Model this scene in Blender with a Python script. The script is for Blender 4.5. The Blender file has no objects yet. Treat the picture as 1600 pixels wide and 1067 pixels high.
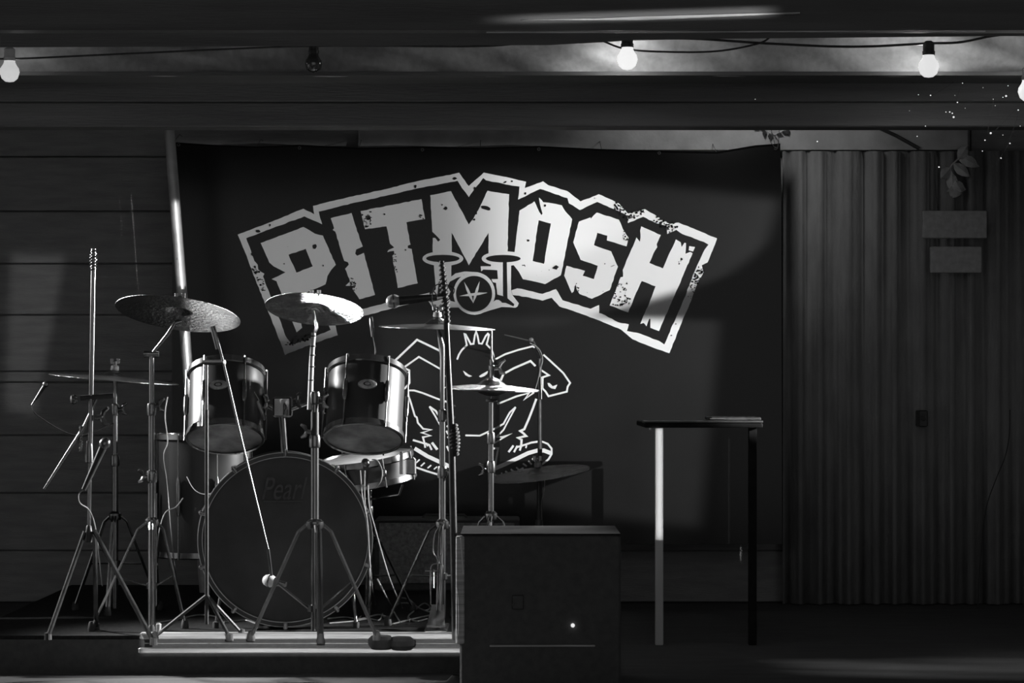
import bpy, math, random
from mathutils import Vector, Matrix
from mathutils.geometry import tessellate_polygon
R = random.Random(7)
S = bpy.context.scene
C = S.collection
# ------------------------------------------------------------------ camera, world, lights, exposure
F = 3824.0; HY = 600.0; CZ = 0.8
def P(px, py, d):
    return Vector(((px-800.0)/F*d, d, CZ-(py-HY)/F*d))
def X(px, d): return (px-800.0)/F*d
def Z(py, d): return CZ-(py-HY)/F*d
cam = bpy.data.objects.new('camera', bpy.data.cameras.new('camera')); C.objects.link(cam)
cam.location = (0, 0, CZ); cam.rotation_euler = (math.pi/2, 0, 0)
cam.data.lens = 36*F/1600.0; cam.data.sensor_width = 36; cam.data.shift_y = 66.5/1600.0
cam.data.clip_end = 100
S.camera = cam
S.view_settings.view_transform = 'Standard'; S.view_settings.look = 'None'
S.view_settings.gamma = 1; S.view_settings.exposure = 0; S.view_settings.use_curve_mapping = False
w = bpy.data.worlds.new('night'); S.world = w; w.use_nodes = True
bg = w.node_tree.nodes['Background']; bg.inputs[0].default_value = (1, 1, 1, 1); bg.inputs[1].default_value = 0.03
S.cycles.max_bounces = 4; S.cycles.sample_clamp_indirect = 2.0

def spot(name, loc, target, deg, watts, blend=0.3, size=0.05):
    l = bpy.data.lights.new(name, 'SPOT'); l.energy = watts; l.spot_size = math.radians(deg)
    l.spot_blend = blend; l.shadow_soft_size = size
    o = bpy.data.objects.new(name, l); C.objects.link(o)
    o.location = loc
    o.rotation_euler = (Vector(target)-Vector(loc)).to_track_quat('-Z', 'Y').to_euler()
    return o
BD = 10.0   # distance of the banner
def framed(name, loc, quad, d, watts, soft, size=0.02):
    """profile spot with framing shutters: quad = lit outline (clockwise seen from the camera), soft = softness of each edge in px"""
    loc = Vector(loc); pts = [P(a, b, d) for a, b in quad]
    tgt = sum(pts, Vector())/len(pts)
    far = max((p-loc).normalized().angle((tgt-loc).normalized()) for p in pts)
    o = spot(name, loc, tgt, math.degrees(far)*2*1.25+1, watts, 0.1, size)
    inv = o.rotation_euler.to_matrix().inverted()
    pr = lambda p: (lambda q: Vector((q.x/q.z, q.y/q.z)))(inv@(p-loc))
    uv = [pr(p) for p in pts]; cen = pr(tgt)
    l = o.data; l.use_nodes = True; nt = l.node_tree; em = nt.nodes['Emission']
    tc = nt.nodes.new('ShaderNodeTexCoord'); sx = nt.nodes.new('ShaderNodeSeparateXYZ'); nt.links.new(tc.outputs['Normal'], sx.inputs[0])
    def mth(op, *ins):
        n = nt.nodes.new('ShaderNodeMath'); n.operation = op
        for i, v in enumerate(ins):
            if isinstance(v, (int, float)): n.inputs[i].default_value = v
            else: nt.links.new(v, n.inputs[i])
        return n.outputs[0]
    u = mth('DIVIDE', sx.outputs[0], sx.outputs[2]); v = mth('DIVIDE', sx.outputs[1], sx.outputs[2])
    pxs = (pr(P(quad[0][0]+10, quad[0][1], d))-uv[0]).length/10
    acc = None
    for i in range(len(uv)):
        a_, b_ = uv[i], uv[(i+1) % len(uv)]; t = (b_-a_).normalized(); n_ = Vector((-t.y, t.x))
        if (cen-a_).dot(n_) < 0: n_ = -n_
        sf = (soft[i] if isinstance(soft, (list, tuple)) else soft)*pxs
        dist = mth('ADD', mth('MULTIPLY_ADD', u, n_.x, -a_.dot(n_)), mth('MULTIPLY', v, n_.y))
        mr = nt.nodes.new('ShaderNodeMapRange'); mr.interpolation_type = 'SMOOTHSTEP'
        mr.inputs[1].default_value = -sf/2; mr.inputs[2].default_value = sf/2
        nt.links.new(dist, mr.inputs[0]); acc = mr.outputs[0] if acc is None else mth('MULTIPLY', acc, mr.outputs[0])
    nt.links.new(acc, em.inputs['Strength'])
    return o
framed('stage_spot_right', (5.0, 1.5, 1.6), [(770, 262), (1215, 312), (1195, 385), (1120, 440), (1010, 471), (880, 510), (770, 512)], BD, 3450, [30, 40, 30, 22, 18, 20, 190], 0.02)
framed('stage_spot_low', (5.2, 1.4, 2.2), [(590, 490), (1122, 502), (1090, 850), (880, 800), (600, 770)], BD, 4700, [16, 40, 30, 30, 30], 0.02)
framed('stage_spot_left', (4.6, 1.6, 0.75), [(340, 240), (960, 240), (960, 520), (600, 520), (400, 600), (340, 560)], BD, 1020, [60, 200, 60, 40, 40, 40], 0.02)
spot('rim_spot_left', (-3.0, 8.6, 1.5), (-0.75, 7.6, 0.55), 44, 620, 0.5, 0.12)
spot('rim_spot_right', (3.0, 8.8, 1.5), (-0.55, 7.9, 0.72), 25, 2500, 0.45, 0.12)
framed('table_leg_fill', (-0.9, 3.0, 0.9), [(1025, 669), (1036, 669), (1036, 842), (1025, 842)], 8.62, 1150, [2, 1, 16, 1], 0.01)  # unseen lamp added for the white table leg alone
spot('hi_hat_fill', (0.15, 9.8, 1.6), P(740, 560, 8.3), 30, 90, 0.5, 0.05)  # unseen lamp added behind the kit to brighten the hi-hat
framed('cymbal_fill', (-0.95, 9.55, 0.38), [(486, 474), (578, 468), (578, 512), (478, 512)], 7.6, 560, [10, 4, 4, 12], 0.03)  # unseen lamp added and framed to brighten half the hammered cymbal's underside
framed('crash_fill', (-1.25, 9.5, 0.42), [(300, 488), (378, 484), (378, 520), (300, 520)], 7.9, 9, [8, 4, 4, 10], 0.03)  # weak unseen lamp added for a grey patch under the crash cymbal
spot('wall_strip_fill', (X(1150, 9.5), 9.5, 2.02), P(1150, 214, 10.25), 110, 6, 0.9, 0.1)  # hidden lamp added behind the header to brighten the plaster strip
framed('wall_patch_spot', (-0.9, 4.0, 2.2), [(18, 395), (102, 400), (54, 650), (8, 640)], 10.3, 110, 22, 0.01)
framed('pole_fill', (0.9, 3.5, 0.9), [(267.5, 316), (280.5, 316), (304, 650), (293.5, 650)], 9.4, 1900, [14, 1, 8, 1], 0.01)  # unseen lamp added for the leaning pole, framed to its outline
framed('rail_fill', (-0.3, 3.6, 0.5), [(222, 987), (724, 987), (724, 1022), (222, 1022)], 7.75, 420, [3, 4, 2, 10], 0.01)  # unseen lamp added to brighten the riser rails only
framed('ledge_fill', (0.9, 3.0, 0.9), [(800, 26), (1200, 12), (1200, 26), (800, 36)], 7.98, 800, [4, 60, 4, 120], 0.01)  # unseen lamp added to brighten the ledge on the front beam
# unseen soft fill added behind the camera to lift the blacks
hl = bpy.data.lights.new('front_fill', 'AREA'); hl.shape = 'RECTANGLE'; hl.size = 9; hl.size_y = 7; hl.energy = 46
ho = bpy.data.objects.new('front_fill', hl); C.objects.link(ho); ho.location = (0, -3, 1.6); ho.rotation_euler = (math.pi/2, 0, 0)

# ------------------------------------------------------------------ materials
def mat(name, col, rough=0.6, metal=0.0, spec=0.5, noise=None, bump=None, coat=0.0, emit=None):
    m = bpy.data.materials.new(name); m.use_nodes = True
    nt = m.node_tree; b = nt.nodes['Principled BSDF']
    b.inputs['Base Color'].default_value = (col, col, col, 1)
    b.inputs['Roughness'].default_value = rough
    b.inputs['Metallic'].default_value = metal
    b.inputs['Specular IOR Level'].default_value = spec
    b.inputs['Coat Weight'].default_value = coat
    if emit:
        b.inputs['Emission Color'].default_value = (1, 1, 1, 1); b.inputs['Emission Strength'].default_value = emit
    if noise or bump:
        tc = nt.nodes.new('ShaderNodeTexCoord'); mp = nt.nodes.new('ShaderNodeMapping')
        nt.links.new(tc.outputs['Object'], mp.inputs[0])
    if noise:   # (scale, low, high, (sx,sy,sz))
        sc, lo, hi, st = noise
        mp.inputs['Scale'].default_value = st
        n = nt.nodes.new('ShaderNodeTexNoise'); n.inputs['Scale'].default_value = sc; n.inputs['Detail'].default_value = 6
        nt.links.new(mp.outputs[0], n.inputs[0])
        r = nt.nodes.new('ShaderNodeMapRange')
        r.inputs[1].default_value = 0.3; r.inputs[2].default_value = 0.7
        r.inputs[3].default_value = lo; r.inputs[4].default_value = hi
        nt.links.new(n.outputs[0], r.inputs[0]); nt.links.new(r.outputs[0], b.inputs['Base Color'])
    if bump:    # (scale, strength)
        n2 = nt.nodes.new('ShaderNodeTexNoise'); n2.inputs['Scale'].default_value = bump[0]; n2.inputs['Detail'].default_value = 4
        nt.links.new(mp.outputs[0], n2.inputs[0])
        bu = nt.nodes.new('ShaderNodeBump'); bu.inputs['Strength'].default_value = bump[1]; bu.inputs['Distance'].default_value = 0.01
        nt.links.new(n2.outputs[0], bu.inputs['Height']); nt.links.new(bu.outputs[0], b.inputs['Normal'])
    return m
M = {
 'boards': mat('weathered_boards', .36, .85, noise=(6, .31, .41, (1, 1, 7)), bump=(30, .3)),
 'plaster': mat('pale_plaster', .55, .9, noise=(9, .42, .62, (1, 1, 1)), bump=(60, .2)),
 'floor': mat('stage_floor', .13, .95, spec=.02, noise=(5, .12, .145, (1, 4, 1)), bump=(40, .2)),
 'carpet': mat('riser_carpet', .035, .95, spec=.1, noise=(80, .025, .045, (1, 1, 1)), bump=(300, .5)),
 'rail': mat('scuffed_alloy_rail', .38, .5, .4, noise=(20, .3, .65, (.15, 1, 6)), bump=(80, .2)),
 'beam': mat('dark_painted_beam', .14, .7, noise=(4, .11, .17, (.3, 1, 5)), bump=(40, .3)),
 'ceil': mat('roof_underside', .3, .9, noise=(4, .26, .34, (1, 1, 1))),
 'canvas': mat('awning_canvas', .6, .9, noise=(40, .5, .66, (1, 1, 1)), bump=(14, .5)),
 'ledge': mat('pale_ledge', .6, .7, noise=(30, .4, .8, (.2, 1, 1))),
 'vinyl': mat('black_banner_cloth', .006, .21, spec=.46, noise=(5, .005, .007, (1, 1, 1))),
 'curtain': mat('grey_curtain', .34, .95, noise=(14, .29, .39, (1, 1, .4)), bump=(60, .4)),
 'chrome': mat('chrome', .36, .22, 1.0, noise=(18, .28, .44, (1, 1, .5))),
 'steel': mat('brushed_steel', .3, .27, 1.0, noise=(60, .22, .38, (1, 1, .3))),
 'cymbal': mat('cymbal_bronze', .3, .3, 1.0, noise=(12, .2, .38, (1, 1, 1)), bump=(90, .5)),
 'hammered': mat('hammered_cymbal_bronze', .42, .27, .95, noise=(20, .3, .55, (1, 1, 1)), bump=(70, 1.0)),
 'shell': mat('dark_drum_lacquer', .05, .33, spec=.4, coat=.15, noise=(3, .035, .065, (1, 1, 1))),
 'head': mat('black_drum_head', .045, .5, noise=(8, .03, .06, (1, 1, 1))),
 'clearhead': mat('smoky_drum_head', .26, .45, noise=(14, .12, .42, (1, 1, 1))),
 'white': mat('white_coated_head', .75, .6, noise=(25, .6, .8, (1, 1, 1))),
 'badge': mat('silver_badge', .75, .35, .5, noise=(90, .45, .85, (1, 1, 1))),
 'print': mat('faded_print', .09, .6, noise=(30, .07, .11, (1, 1, 1))),
 'black': mat('black_powder_coat', .05, .4, noise=(30, .03, .07, (1, 1, 1))),
 'rubber': mat('black_rubber', .05, .7, noise=(60, .03, .07, (1, 1, 1))),
 'case': mat('black_cabinet_vinyl', .10, .8, spec=.3, noise=(40, .09, .12, (1, 1, 1)), bump=(120, .2)),
 'matte': mat('matte_black', .02, .9, spec=.1, noise=(30, .015, .025, (1, 1, 1))),
 'grille': mat('speaker_grille_cloth', .30, .9, noise=(90, .2, .4, (1, 1, 1))),
 'paint': mat('white_painted_metal', .72, .5, noise=(6, .66, .76, (1, 1, .3))),
 'pole': mat('pale_metal_pole', .6, .4, .3, noise=(9, .4, .7, (1, 1, 1))),
 'wood': mat('pale_wood', .5, .6, noise=(12, .35, .55, (1, 1, 8))),
 'cord': mat('black_cable_rubber', .07, .35, noise=(60, .05, .09, (1, 1, 1))),
 'sheen': mat('grey_cable_jacket', .35, .3, spec=.8, noise=(60, .3, .4, (1, 1, 1))),
 'bulb': mat('lit_bulb_glass', .8, .4, emit=.70, noise=(5, .78, .82, (1, 1, 1))),
 'bulbhot': mat('hot_bulb_glass', .8, .4, emit=.85, noise=(5, .78, .82, (1, 1, 1))),
 'bulbdim': mat('dim_bulb_glass', .8, .4, emit=.5, noise=(5, .78, .82, (1, 1, 1))),
 'unlit': mat('unlit_bulb_glass', .06, .08, spec=1.0, coat=1.0, noise=(5, .05, .07, (1, 1, 1))),
 'dot': mat('tiny_lamp', .8, .5, emit=.8, noise=(5, .78, .82, (1, 1, 1))),
 'leaf': mat('leaf', .6, .6, noise=(12, .4, .8, (1, 1, 1))),
}
# white ink with pinhole wear
def ink():
    m = bpy.data.materials.new('white_screen_ink'); m.use_nodes = True
    nt = m.node_tree; b = nt.nodes['Principled BSDF']; b.inputs['Roughness'].default_value = .8; b.inputs['Specular IOR Level'].default_value = .2
    tc = nt.nodes.new('ShaderNodeTexCoord')
    v = nt.nodes.new('ShaderNodeTexNoise'); v.inputs['Scale'].default_value = 55; v.inputs['Detail'].default_value = 3
    g = nt.nodes.new('ShaderNodeTexNoise'); g.inputs['Scale'].default_value = 5
    nt.links.new(tc.outputs['Object'], v.inputs[0]); nt.links.new(tc.outputs['Object'], g.inputs[0])
    a = nt.nodes.new('ShaderNodeMath'); a.operation = 'MULTIPLY_ADD'; a.inputs[1].default_value = .7
    nt.links.new(g.outputs[0], a.inputs[0]); nt.links.new(v.outputs[0], a.inputs[2])
    r = nt.nodes.new('ShaderNodeMapRange'); r.inputs[1].default_value = 1.145; r.inputs[2].default_value = 1.16
    r.inputs[3].default_value = .8; r.inputs[4].default_value = .02
    nt.links.new(a.outputs[0], r.inputs[0]); nt.links.new(r.outputs[0], b.inputs['Base Color'])
    return m
M['ink'] = ink()

# ------------------------------------------------------------------ mesh helpers
def origin(o):
    v = Vector((0, 0, 0))
    while o is not None:
        v += o.location; o = o.parent
    return v
class MB:
    def __init__(s): s.v = []; s.f = []
    def add(s, vs, fs):
        n = len(s.v); s.v += [Vector(a) for a in vs]; s.f += [tuple(i+n for i in q) for q in fs]; return s
    def box(s, a, b, rot=None):
        x0, y0, z0 = a; x1, y1, z1 = b
        vs = [Vector(p) for p in ((x0,y0,z0),(x1,y0,z0),(x1,y1,z0),(x0,y1,z0),(x0,y0,z1),(x1,y0,z1),(x1,y1,z1),(x0,y1,z1))]
        if rot is not None:
            c = (Vector(a)+Vector(b))/2; vs = [c+rot@(q-c) for q in vs]
        return s.add(vs, [(0,3,2,1),(4,5,6,7),(0,1,5,4),(1,2,6,5),(2,3,7,6),(3,0,4,7)])
    def bevbox(s, a, b, e):
        x0, y0, z0 = a; x1, y1, z1 = b     # box with chamfered vertical and horizontal edges (octagon stack)
        def ring(i, z):
            return [(x0+i+e,y0+i,z),(x1-i-e,y0+i,z),(x1-i,y0+i+e,z),(x1-i,y1-i-e,z),(x1-i-e,y1-i,z),(x0+i+e,y1-i,z),(x0+i,y1-i-e,z),(x0+i,y0+i+e,z)]
        vs = ring(e, z0)+ring(0, z0+e)+ring(0, z1-e)+ring(e, z1)
        fs = [tuple(reversed(range(8))), tuple(range(24, 32))]
        for k in range(3):
            for i in range(8):
                j = (i+1) % 8; fs.append((k*8+i, k*8+j, k*8+8+j, k*8+8+i))
        return s.add(vs, fs)
    def tube(s, pts, r, n=10, cap=True):
        pts = [Vector(p) for p in pts]
        rs = r if isinstance(r, (list, tuple)) else [r]*len(pts)
        prev = None; vs = []; fs = []
        for i, p in enumerate(pts):
            t = (pts[min(i+1, len(pts)-1)]-pts[max(i-1, 0)])
            if t.length < 1e-9: t = Vector((0, 0, 1))
            t.normalize()
            if prev is None:
                u = t.cross(Vector((0, 1, 0)) if abs(t.y) < .9 else Vector((1, 0, 0))).normalized()
            else:
                u = (prev-t*prev.dot(t)).normalized()
            prev = u; q = t.cross(u)
            for k in range(n):
                a = 2*math.pi*(k+.5)/n
                vs.append(p+(u*math.cos(a)+q*math.sin(a))*rs[i])
        for i in range(len(pts)-1):
            for k in range(n):
                j = (k+1) % n; fs.append((i*n+k, i*n+j, i*n+n+j, i*n+n+k))
        if cap:
            fs.append(tuple(reversed(range(n)))); fs.append(tuple(range((len(pts)-1)*n, len(pts)*n)))
        return s.add(vs, fs)
    def lathe(s, prof, c, ax=(0, 0, 1), n=32, sx=1.0, close=False, sy=1.0):
        c = Vector(c); ax = Vector(ax).normalized()
        u = ax.cross(Vector((0, 1, 0)) if abs(ax.y) < .9 else Vector((1, 0, 0))).normalized(); q = ax.cross(u)
        vs = []; fs = []
        for r, h in prof:
            for k in range(n):
                a = 2*math.pi*k/n
                vs.append(c+ax*h+(u*math.cos(a)*sx+q*math.sin(a)*sy)*max(r, 1e-5))
        m = len(prof)
        for i in range(m-1 if not close else m):
            i2 = (i+1) % m
            for k in range(n):
                j = (k+1) % n; fs.append((i*n+k, i*n+j, i2*n+j, i2*n+k))
        return s.add(vs, fs)
    def poly(s, outer, holes=(), y=None, thick=0.0):
        loops = [outer]+list(holes)
        vs3 = [[Vector(p) for p in l] for l in loops]
        flat = [p for l in vs3 for p in l]
        tris = tessellate_polygon([[Vector((p.x, p.z, 0)) for p in l] for l in vs3])
        out = []
        for t in tris:
            a, b, c_ = (flat[i] for i in t)
            nrm = (b-a).cross(c_-a)
            out.append(tuple(t) if nrm.y < 0 else tuple(reversed(t)))
        if thick <= 0: return s.add(flat, out)
        n = len(flat); vs = flat+[p+Vector((0, thick, 0)) for p in flat]
        fs = out+[tuple(i+n for i in reversed(t)) for t in out]
        k = 0
        for l in vs3:
            for i in range(len(l)):
                j = (i+1) % len(l); fs.append((k+i, k+j, k+j+n, k+i+n))
            k += len(l)
        return s.add(vs, fs)
    def build(s, name, m, parent=None, smooth=False, **props):
        me = bpy.data.meshes.new(name)
        off = origin(parent)
        me.from_pydata([tuple(v-off) for v in s.v], [], s.f)
        me.materials.append(M[m] if isinstance(m, str) else m)
        if smooth:
            for p in me.polygons: p.use_smooth = True
            try: me.set_sharp_from_angle(angle=math.radians(38))
            except Exception: pass
        me.update()
        o = bpy.data.objects.new(name, me); C.objects.link(o); o.parent = parent
        for k, v in props.items(): o[k] = v
        return o
def thing(name, label, cat, loc, group=None):
    o = bpy.data.objects.new(name, None); C.objects.link(o); o.location = loc; o.empty_display_size = .05
    o['label'] = label; o['category'] = cat
    if group: o['group'] = group
    return o
def tag(o, label, cat, group=None):
    o['label'] = label; o['category'] = cat
    if group: o['group'] = group
    return o
def smoothpath(pts, k=8):
    pts = [Vector(p) for p in pts]; out = []
    for i in range(len(pts)-1):
        p0 = pts[max(i-1, 0)]; p1 = pts[i]; p2 = pts[i+1]; p3 = pts[min(i+2, len(pts)-1)]
        for j in range(k):
            t = j/k
            out.append(.5*((2*p1)+(p2-p0)*t+(2*p0-5*p1+4*p2-p3)*t*t+(3*p1-p0-3*p2+p3)*t**3))
    out.append(pts[-1]); return out
def pxpath(l, d): return [P(a[0], a[1], a[2] if len(a) > 2 else d) for a in l]

# ------------------------------------------------------------------ the setting
FZ = -0.12          # stage floor, below the drum riser
WD = 10.3
MB().box((-3.7, 4.5, FZ-.1), (3.7, 10.5, FZ)).build('floor', 'floor', kind='structure')
MB().box((-3.7, 7.9, 2.45), (3.7, 10.6, 2.55)).build('ceiling', 'ceil', kind='structure')
wb = MB().box((-3.7, WD+.03, FZ), (3.7, WD+.15, 2.5)).build('wall_back', 'boards', kind='structure')
ys = [Z(y, WD) for y in (941, 860, 770, 680, 597, 580, 492, 412, 330, 245, 160, 75, -10)]
for i in range(len(ys)-1):
    cuts = sorted([-3.7, 3.7]+[R.uniform(-3.2, -2.4), R.uniform(-.9, .3), R.uniform(1.2, 2.8)])
    for k in range(len(cuts)-1):
        dy = R.uniform(0, .008)
        MB().bevbox((cuts[k]+.002, WD-dy, max(ys[i]+.003, FZ)), (cuts[k+1]-.002, WD+.028, ys[i+1]-.003), .003).build('board', 'boards', wb)
MB().box((-3.8, 6.5, FZ), (-3.7, 10.45, 2.5)).build('wall_left', 'boards', kind='structure')
MB().box((3.7, 6.5, FZ), (3.8, 10.45, 2.5)).build('wall_right', 'boards', kind='structure')
# pale strip of plaster above the banner
MB().box((X(560, 10.2), 10.2, Z(234, 10.2)), (X(1512, 10.2), 10.29, Z(150, 10.2))).build('trim_1', 'plaster', kind='structure')
# lower dark header beam, two planks
hb = MB().box((-3.7, 8.62, Z(197, 8.6)), (3.7, 8.74, Z(113, 8.6))).build('trim_2', 'beam', kind='structure')
for y0, y1 in ((198, 160), (159, 124)):
    MB().bevbox((-3.7, 8.6, Z(y0, 8.6)), (3.7, 8.62, Z(y1, 8.6)), .004).build('plank', 'beam', hb)
MB().box((-3.7, 8.375, Z(122, 8.45)), (3.7, 8.6, Z(116, 8.45))).build('trim_3', 'beam', kind='structure')  # shelf deepened to shade the planks below from the bulbs
# front header beam with ledges
fb = MB().box((-3.7, 8.0, Z(47, 8.0)), (3.7, 8.14, Z(-60, 8.0))).build('trim_4', 'beam', kind='structure')
MB().add([P(560, 73, 7.99), P(860, 70, 7.99), P(1000, 62, 7.99), P(1500, 57, 7.99), P(1500, 52, 7.99), P(560, 52, 7.99)] and
         [P(0, 74, 7.99), P(860, 70.5, 7.99), P(1000, 62, 7.99), P(1600, 56, 7.99), P(1600, 52, 7.99), P(0, 52, 7.99)], [(0, 1, 2, 3, 4, 5)]).build('valance_strip', 'beam', fb)
MB().poly([P(815, 31, 7.98), P(1000, 31.5, 7.98), P(1250, 21, 7.98), P(1250, 19, 7.98), P(1000, 26, 7.98), P(930, 29, 7.98)], thick=.012).build('ledge', 'ledge', fb)
MB().poly([P(760, 51, 7.98), P(1540, 49, 7.98), P(1540, 47.5, 7.98), P(760, 49.5, 7.98)], thick=.012).build('ledge', 'ledge', fb)
# awning canvas, billowing, between the beams
g = MB(); nx, nz = 90, 10; vs = []; fs = []
for j in range(nz+1):
    for i in range(nx+1):
        px = -60+i*(1720/nx); py = 30+j*(89/nz)
        d = 8.42+.02*math.sin(px*.021+py*.05)+.012*math.sin(px*.05-py*.12)
        vs.append(P(px, py, d))
for j in range(nz):
    for i in range(nx):
        a = j*(nx+1)+i; fs.append((a, a+nx+1, a+nx+2, a+1))
aw = g.add(vs, fs).build('awning_canvas', 'canvas', smooth=True)
tag(aw, 'pale sagging awning canvas strip lit by the bulbs between two dark beams', 'awning')
sol = aw.modifiers.new('s', 'SOLIDIFY'); sol.thickness = .004

# ------------------------------------------------------------------ banner
bn = thing('banner', 'large black cloth banner with white PITMOSH lettering over a drummer drawing', 'banner', P(745, 850, BD))
top = [(270, 222), (330, 226), (400, 229), (468, 226), (560, 231), (660, 229), (750, 231), (842, 228), (940, 233), (1030, 235), (1120, 237), (1180, 227), (1219, 224)]
MB().poly([P(a, b, BD) for a, b in top]+[P(1221, 300, BD), P(1222, 850, BD), P(268, 850, BD), P(269, 500, BD)], thick=.004).build('cloth', 'vinyl', bn)
MB().tube([P(a, b+1.5, BD-.001) for a, b in top], .0035, 6).build('hem', 'vinyl', bn)
def rough(l, step=5.0, amp=.45):
    out = []
    for i in range(len(l)):
        a = l[i]; b = l[(i+1) % len(l)]
        n = max(1, int(math.hypot(b[0]-a[0], b[1]-a[1])/step))
        for k in range(n):
            t = k/n; e = amp if k else 0
            out.append((a[0]+(b[0]-a[0])*t+R.uniform(-e, e), a[1]+(b[1]-a[1])*t+R.uniform(-e, e)))
    return out
LY = [BD-.0015, BD-.0035, BD-.0065]; CNT = [0]
def flat(loops, name, layer=0, m='ink', amp=.45):
    CNT[0] += 1; d = LY[layer]-CNT[0]*(1e-5 if layer == 0 else 4e-5)
    f = lambda l: [P(a, b, d) for a, b in rough(l, amp=amp)]
    return MB().poly(f(loops[0]), [f(h) for h in loops[1:]]).build(name, m, bn)
ring_outer = [(672,467),(640,475),(600,485),(561,496),(523.5,505),(527.7,523.7),(492,535.7),(466.5,545.5),(445.5,554.5),(424.5,499.7),(416,478.7),(394.5,425.5),(385.5,400),(371.3,366.5),
 (420,348),(474,326),(491,334.7),(489,321.5),(541.5,308.8),(600,296),(645.5,284.7),(717.5,269.7),(732.5,290.7),(755.7,269.7),(800,278.7),(822,284),(820,293.7),(848.5,283.2),(856,289),(886,298.3),(907,314.7),(935.5,303.5),(967,317.7),(981,333.5),(1008,326.7),(1046,350),(1060,347.5),(1120.5,372.5),(1105.5,410),(1096.5,414.5),(1099.5,425),(1087,449),(1080,470),(1066.5,500),(1046,551.7),(1027.5,545.7),(988.5,530),(970.5,515),(933,499.5),(905.5,489.2),(874,478.7),(862,465.2),(847.7,469.7),(826,464.5),(801,461)]
ring_inner = [(384.7,372.2),(406,364),(475.5,338),(503.5,350.5),(498,330.5),(532.5,321.8),(600,306.5),(651.5,294.5),(715,282.5),(719,289),(732.5,308),(755,278),(759.5,281.7),(800,290),(811.7,291.5),(809.5,311.7),(844,295.2),(886.7,309.5),(889,317.7),(906,328.2),(933.2,315.5),(962.5,328.2),(978.7,336),(981,348.5),(1005,338.7),(1023,347.7),(1042,354),(1042.5,365.5),(1056.7,359),(1065,365),(1099.5,377.7),(1107,382.2),(1101,390),(1087.5,419),(1078.5,441.5),(1071,462.5),(1057.5,493),(1038,538.2),(1030.5,533),(996,520),(979.5,517.2),(982.5,506.7),(966,503.5),(940,490),(936,489),(936,476.5),(922.7,482.5),(879,469),(868.7,451.7),(847.7,459.2),(820,452.5),(808,450.5),(799,453.5)]
ring_in_left = [(384.7,372.2),(397.5,407.5),(402.7,413.5),(403.5,421),(413,427.7),(411,432),(424,466),(424.5,469.7),(439.5,505),(446,524.5),(456,538.7),(465,535.7),(496.5,523.7),(516.7,515.5),(513,507),(508,492),(568,482.5),(600,474),(640,464),(671,457)]
flat([ring_outer+list(reversed(ring_inner))+ring_in_left[1:]], 'letter_border')
letters = [
 [[(407.2,379.7),(474,354.5),(492,365),(504.5,368),(524.7,413.7),(517.5,421.7),(511.5,431.5),(508.5,444.2),(480,456.2),(466,480),(472,512),(463.5,519),(459,508),(441,462.2),(432,439.3),(424.5,436),(446,425.5),(432.7,418.7),(427.5,416),(420.7,410)],
  [(451,398),(477.7,388.7),(488.7,416),(463.2,425.8)]],
 [[(516.7,341),(549.3,332.7),(555,351.5),(566.7,385.2),(556.5,389.7),(555,396.5),(558,399.5),(568.5,395),(575.2,419.7),(586,460.7),(561.7,467.5),(550.5,451),(553.5,446.5),(540,446.5),(546,440.5),(546,436),(539.2,420),(545,413.5),(543.7,409.7),(537.7,407.5),(534.7,398),(524,362),(519.7,359),(522,356.7)]],
 [[(563.3,329.7),(658.5,311),(664,342.2),(635,347.3),(641.5,382.2),(637.2,383.7),(637.2,387.5),(643.2,389),(648.8,420),(652.7,442.7),(621.4,449.8),(617,424),(614,410),(613.2,399.5),(616,396.5),(615.5,392),(605,394),(607,390.5),(616,386.7),(609.5,380.7),(603.8,353.7),(570.5,358.2),(566,341)]],
 [[(672.2,305),(704.7,298.7),(732.5,350.7),(740,341),(750.5,321.5),(761.7,298),(795.5,303.5),(794,345),(793,398),(763.2,398),(763.5,363.5),(732.5,414.5),(726.5,402.5),(705.5,363.5),(705.8,396),(676.2,396),(676.2,371.7),(680,371.7),(684.5,377.7),(687.8,374.7),(683.7,370),(675.5,362)]],
 [[(811.7,329),(835,314.7),(839.5,324.5),(842.5,331),(846.2,336.2),(847.7,333.5),(844,320),(842.2,308.7),(847,313.2),(848.5,315.8),(857.5,316.7),(877.7,320.7),(883,329.7),(894,342.5),(878.5,420),(876.2,430),(851.5,443.8),(820,436.7),(817,436.2),(811,425),(802.7,414.5),(801,400),(804.2,392.7)],
  [(841.7,344),(860.8,349.2),(850,412.2),(832.3,407.7)]],
 [[(904.7,346.2),(922.7,339.5),(923,342),(932.5,332),(967,343.2),(973,357.5),(982,371),(979,384.8),(948.2,375.5),(949,368.3),(933.2,363.8),(928,383),(955,392.7),(965.5,416.7),(952.7,453.2),(925,466.7),(905.5,459.2),(901,452.5),(899.5,444.2),(896.5,455.5),(893.5,457.7),(881.5,430.7),(885.2,415.3),(914,423.2),(910.5,430.7),(928,436),(934,415.3),(907,405.7),(903,396),(895.7,378.5)]],
 [[(1002,353.7),(1032.5,367.2),(1026,381.5),(1027,386),(1023,392),(1014.7,410.7),(1035.7,419.3),(1056,374),(1063.5,378.5),(1065,386),(1069.5,379.2),(1072,380),(1071,396.5),(1078.5,393.5),(1082.2,395.7),(1059,450),(1050,470),(1029.7,517.2),(1016.2,512),(1016.2,498.5),(1014.5,497.7),(1010.2,509.7),(1005.7,504.5),(1000.5,506),(1005,494),(1014.7,473),(1024.2,447.2),(1002.7,439),(990,467),(981.7,488),(952.5,477.2),(969.7,433.2),(973.5,432.5),(973,422),(994.5,371),(999.7,377.7),(1000.8,371),(1000.2,360.5)]],
]
for l in letters: flat(l, 'letter')
flat([[(1077,384.5),(1086,386),(1083,393),(1076,391)]], 'ink_fleck', amp=.8)
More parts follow.
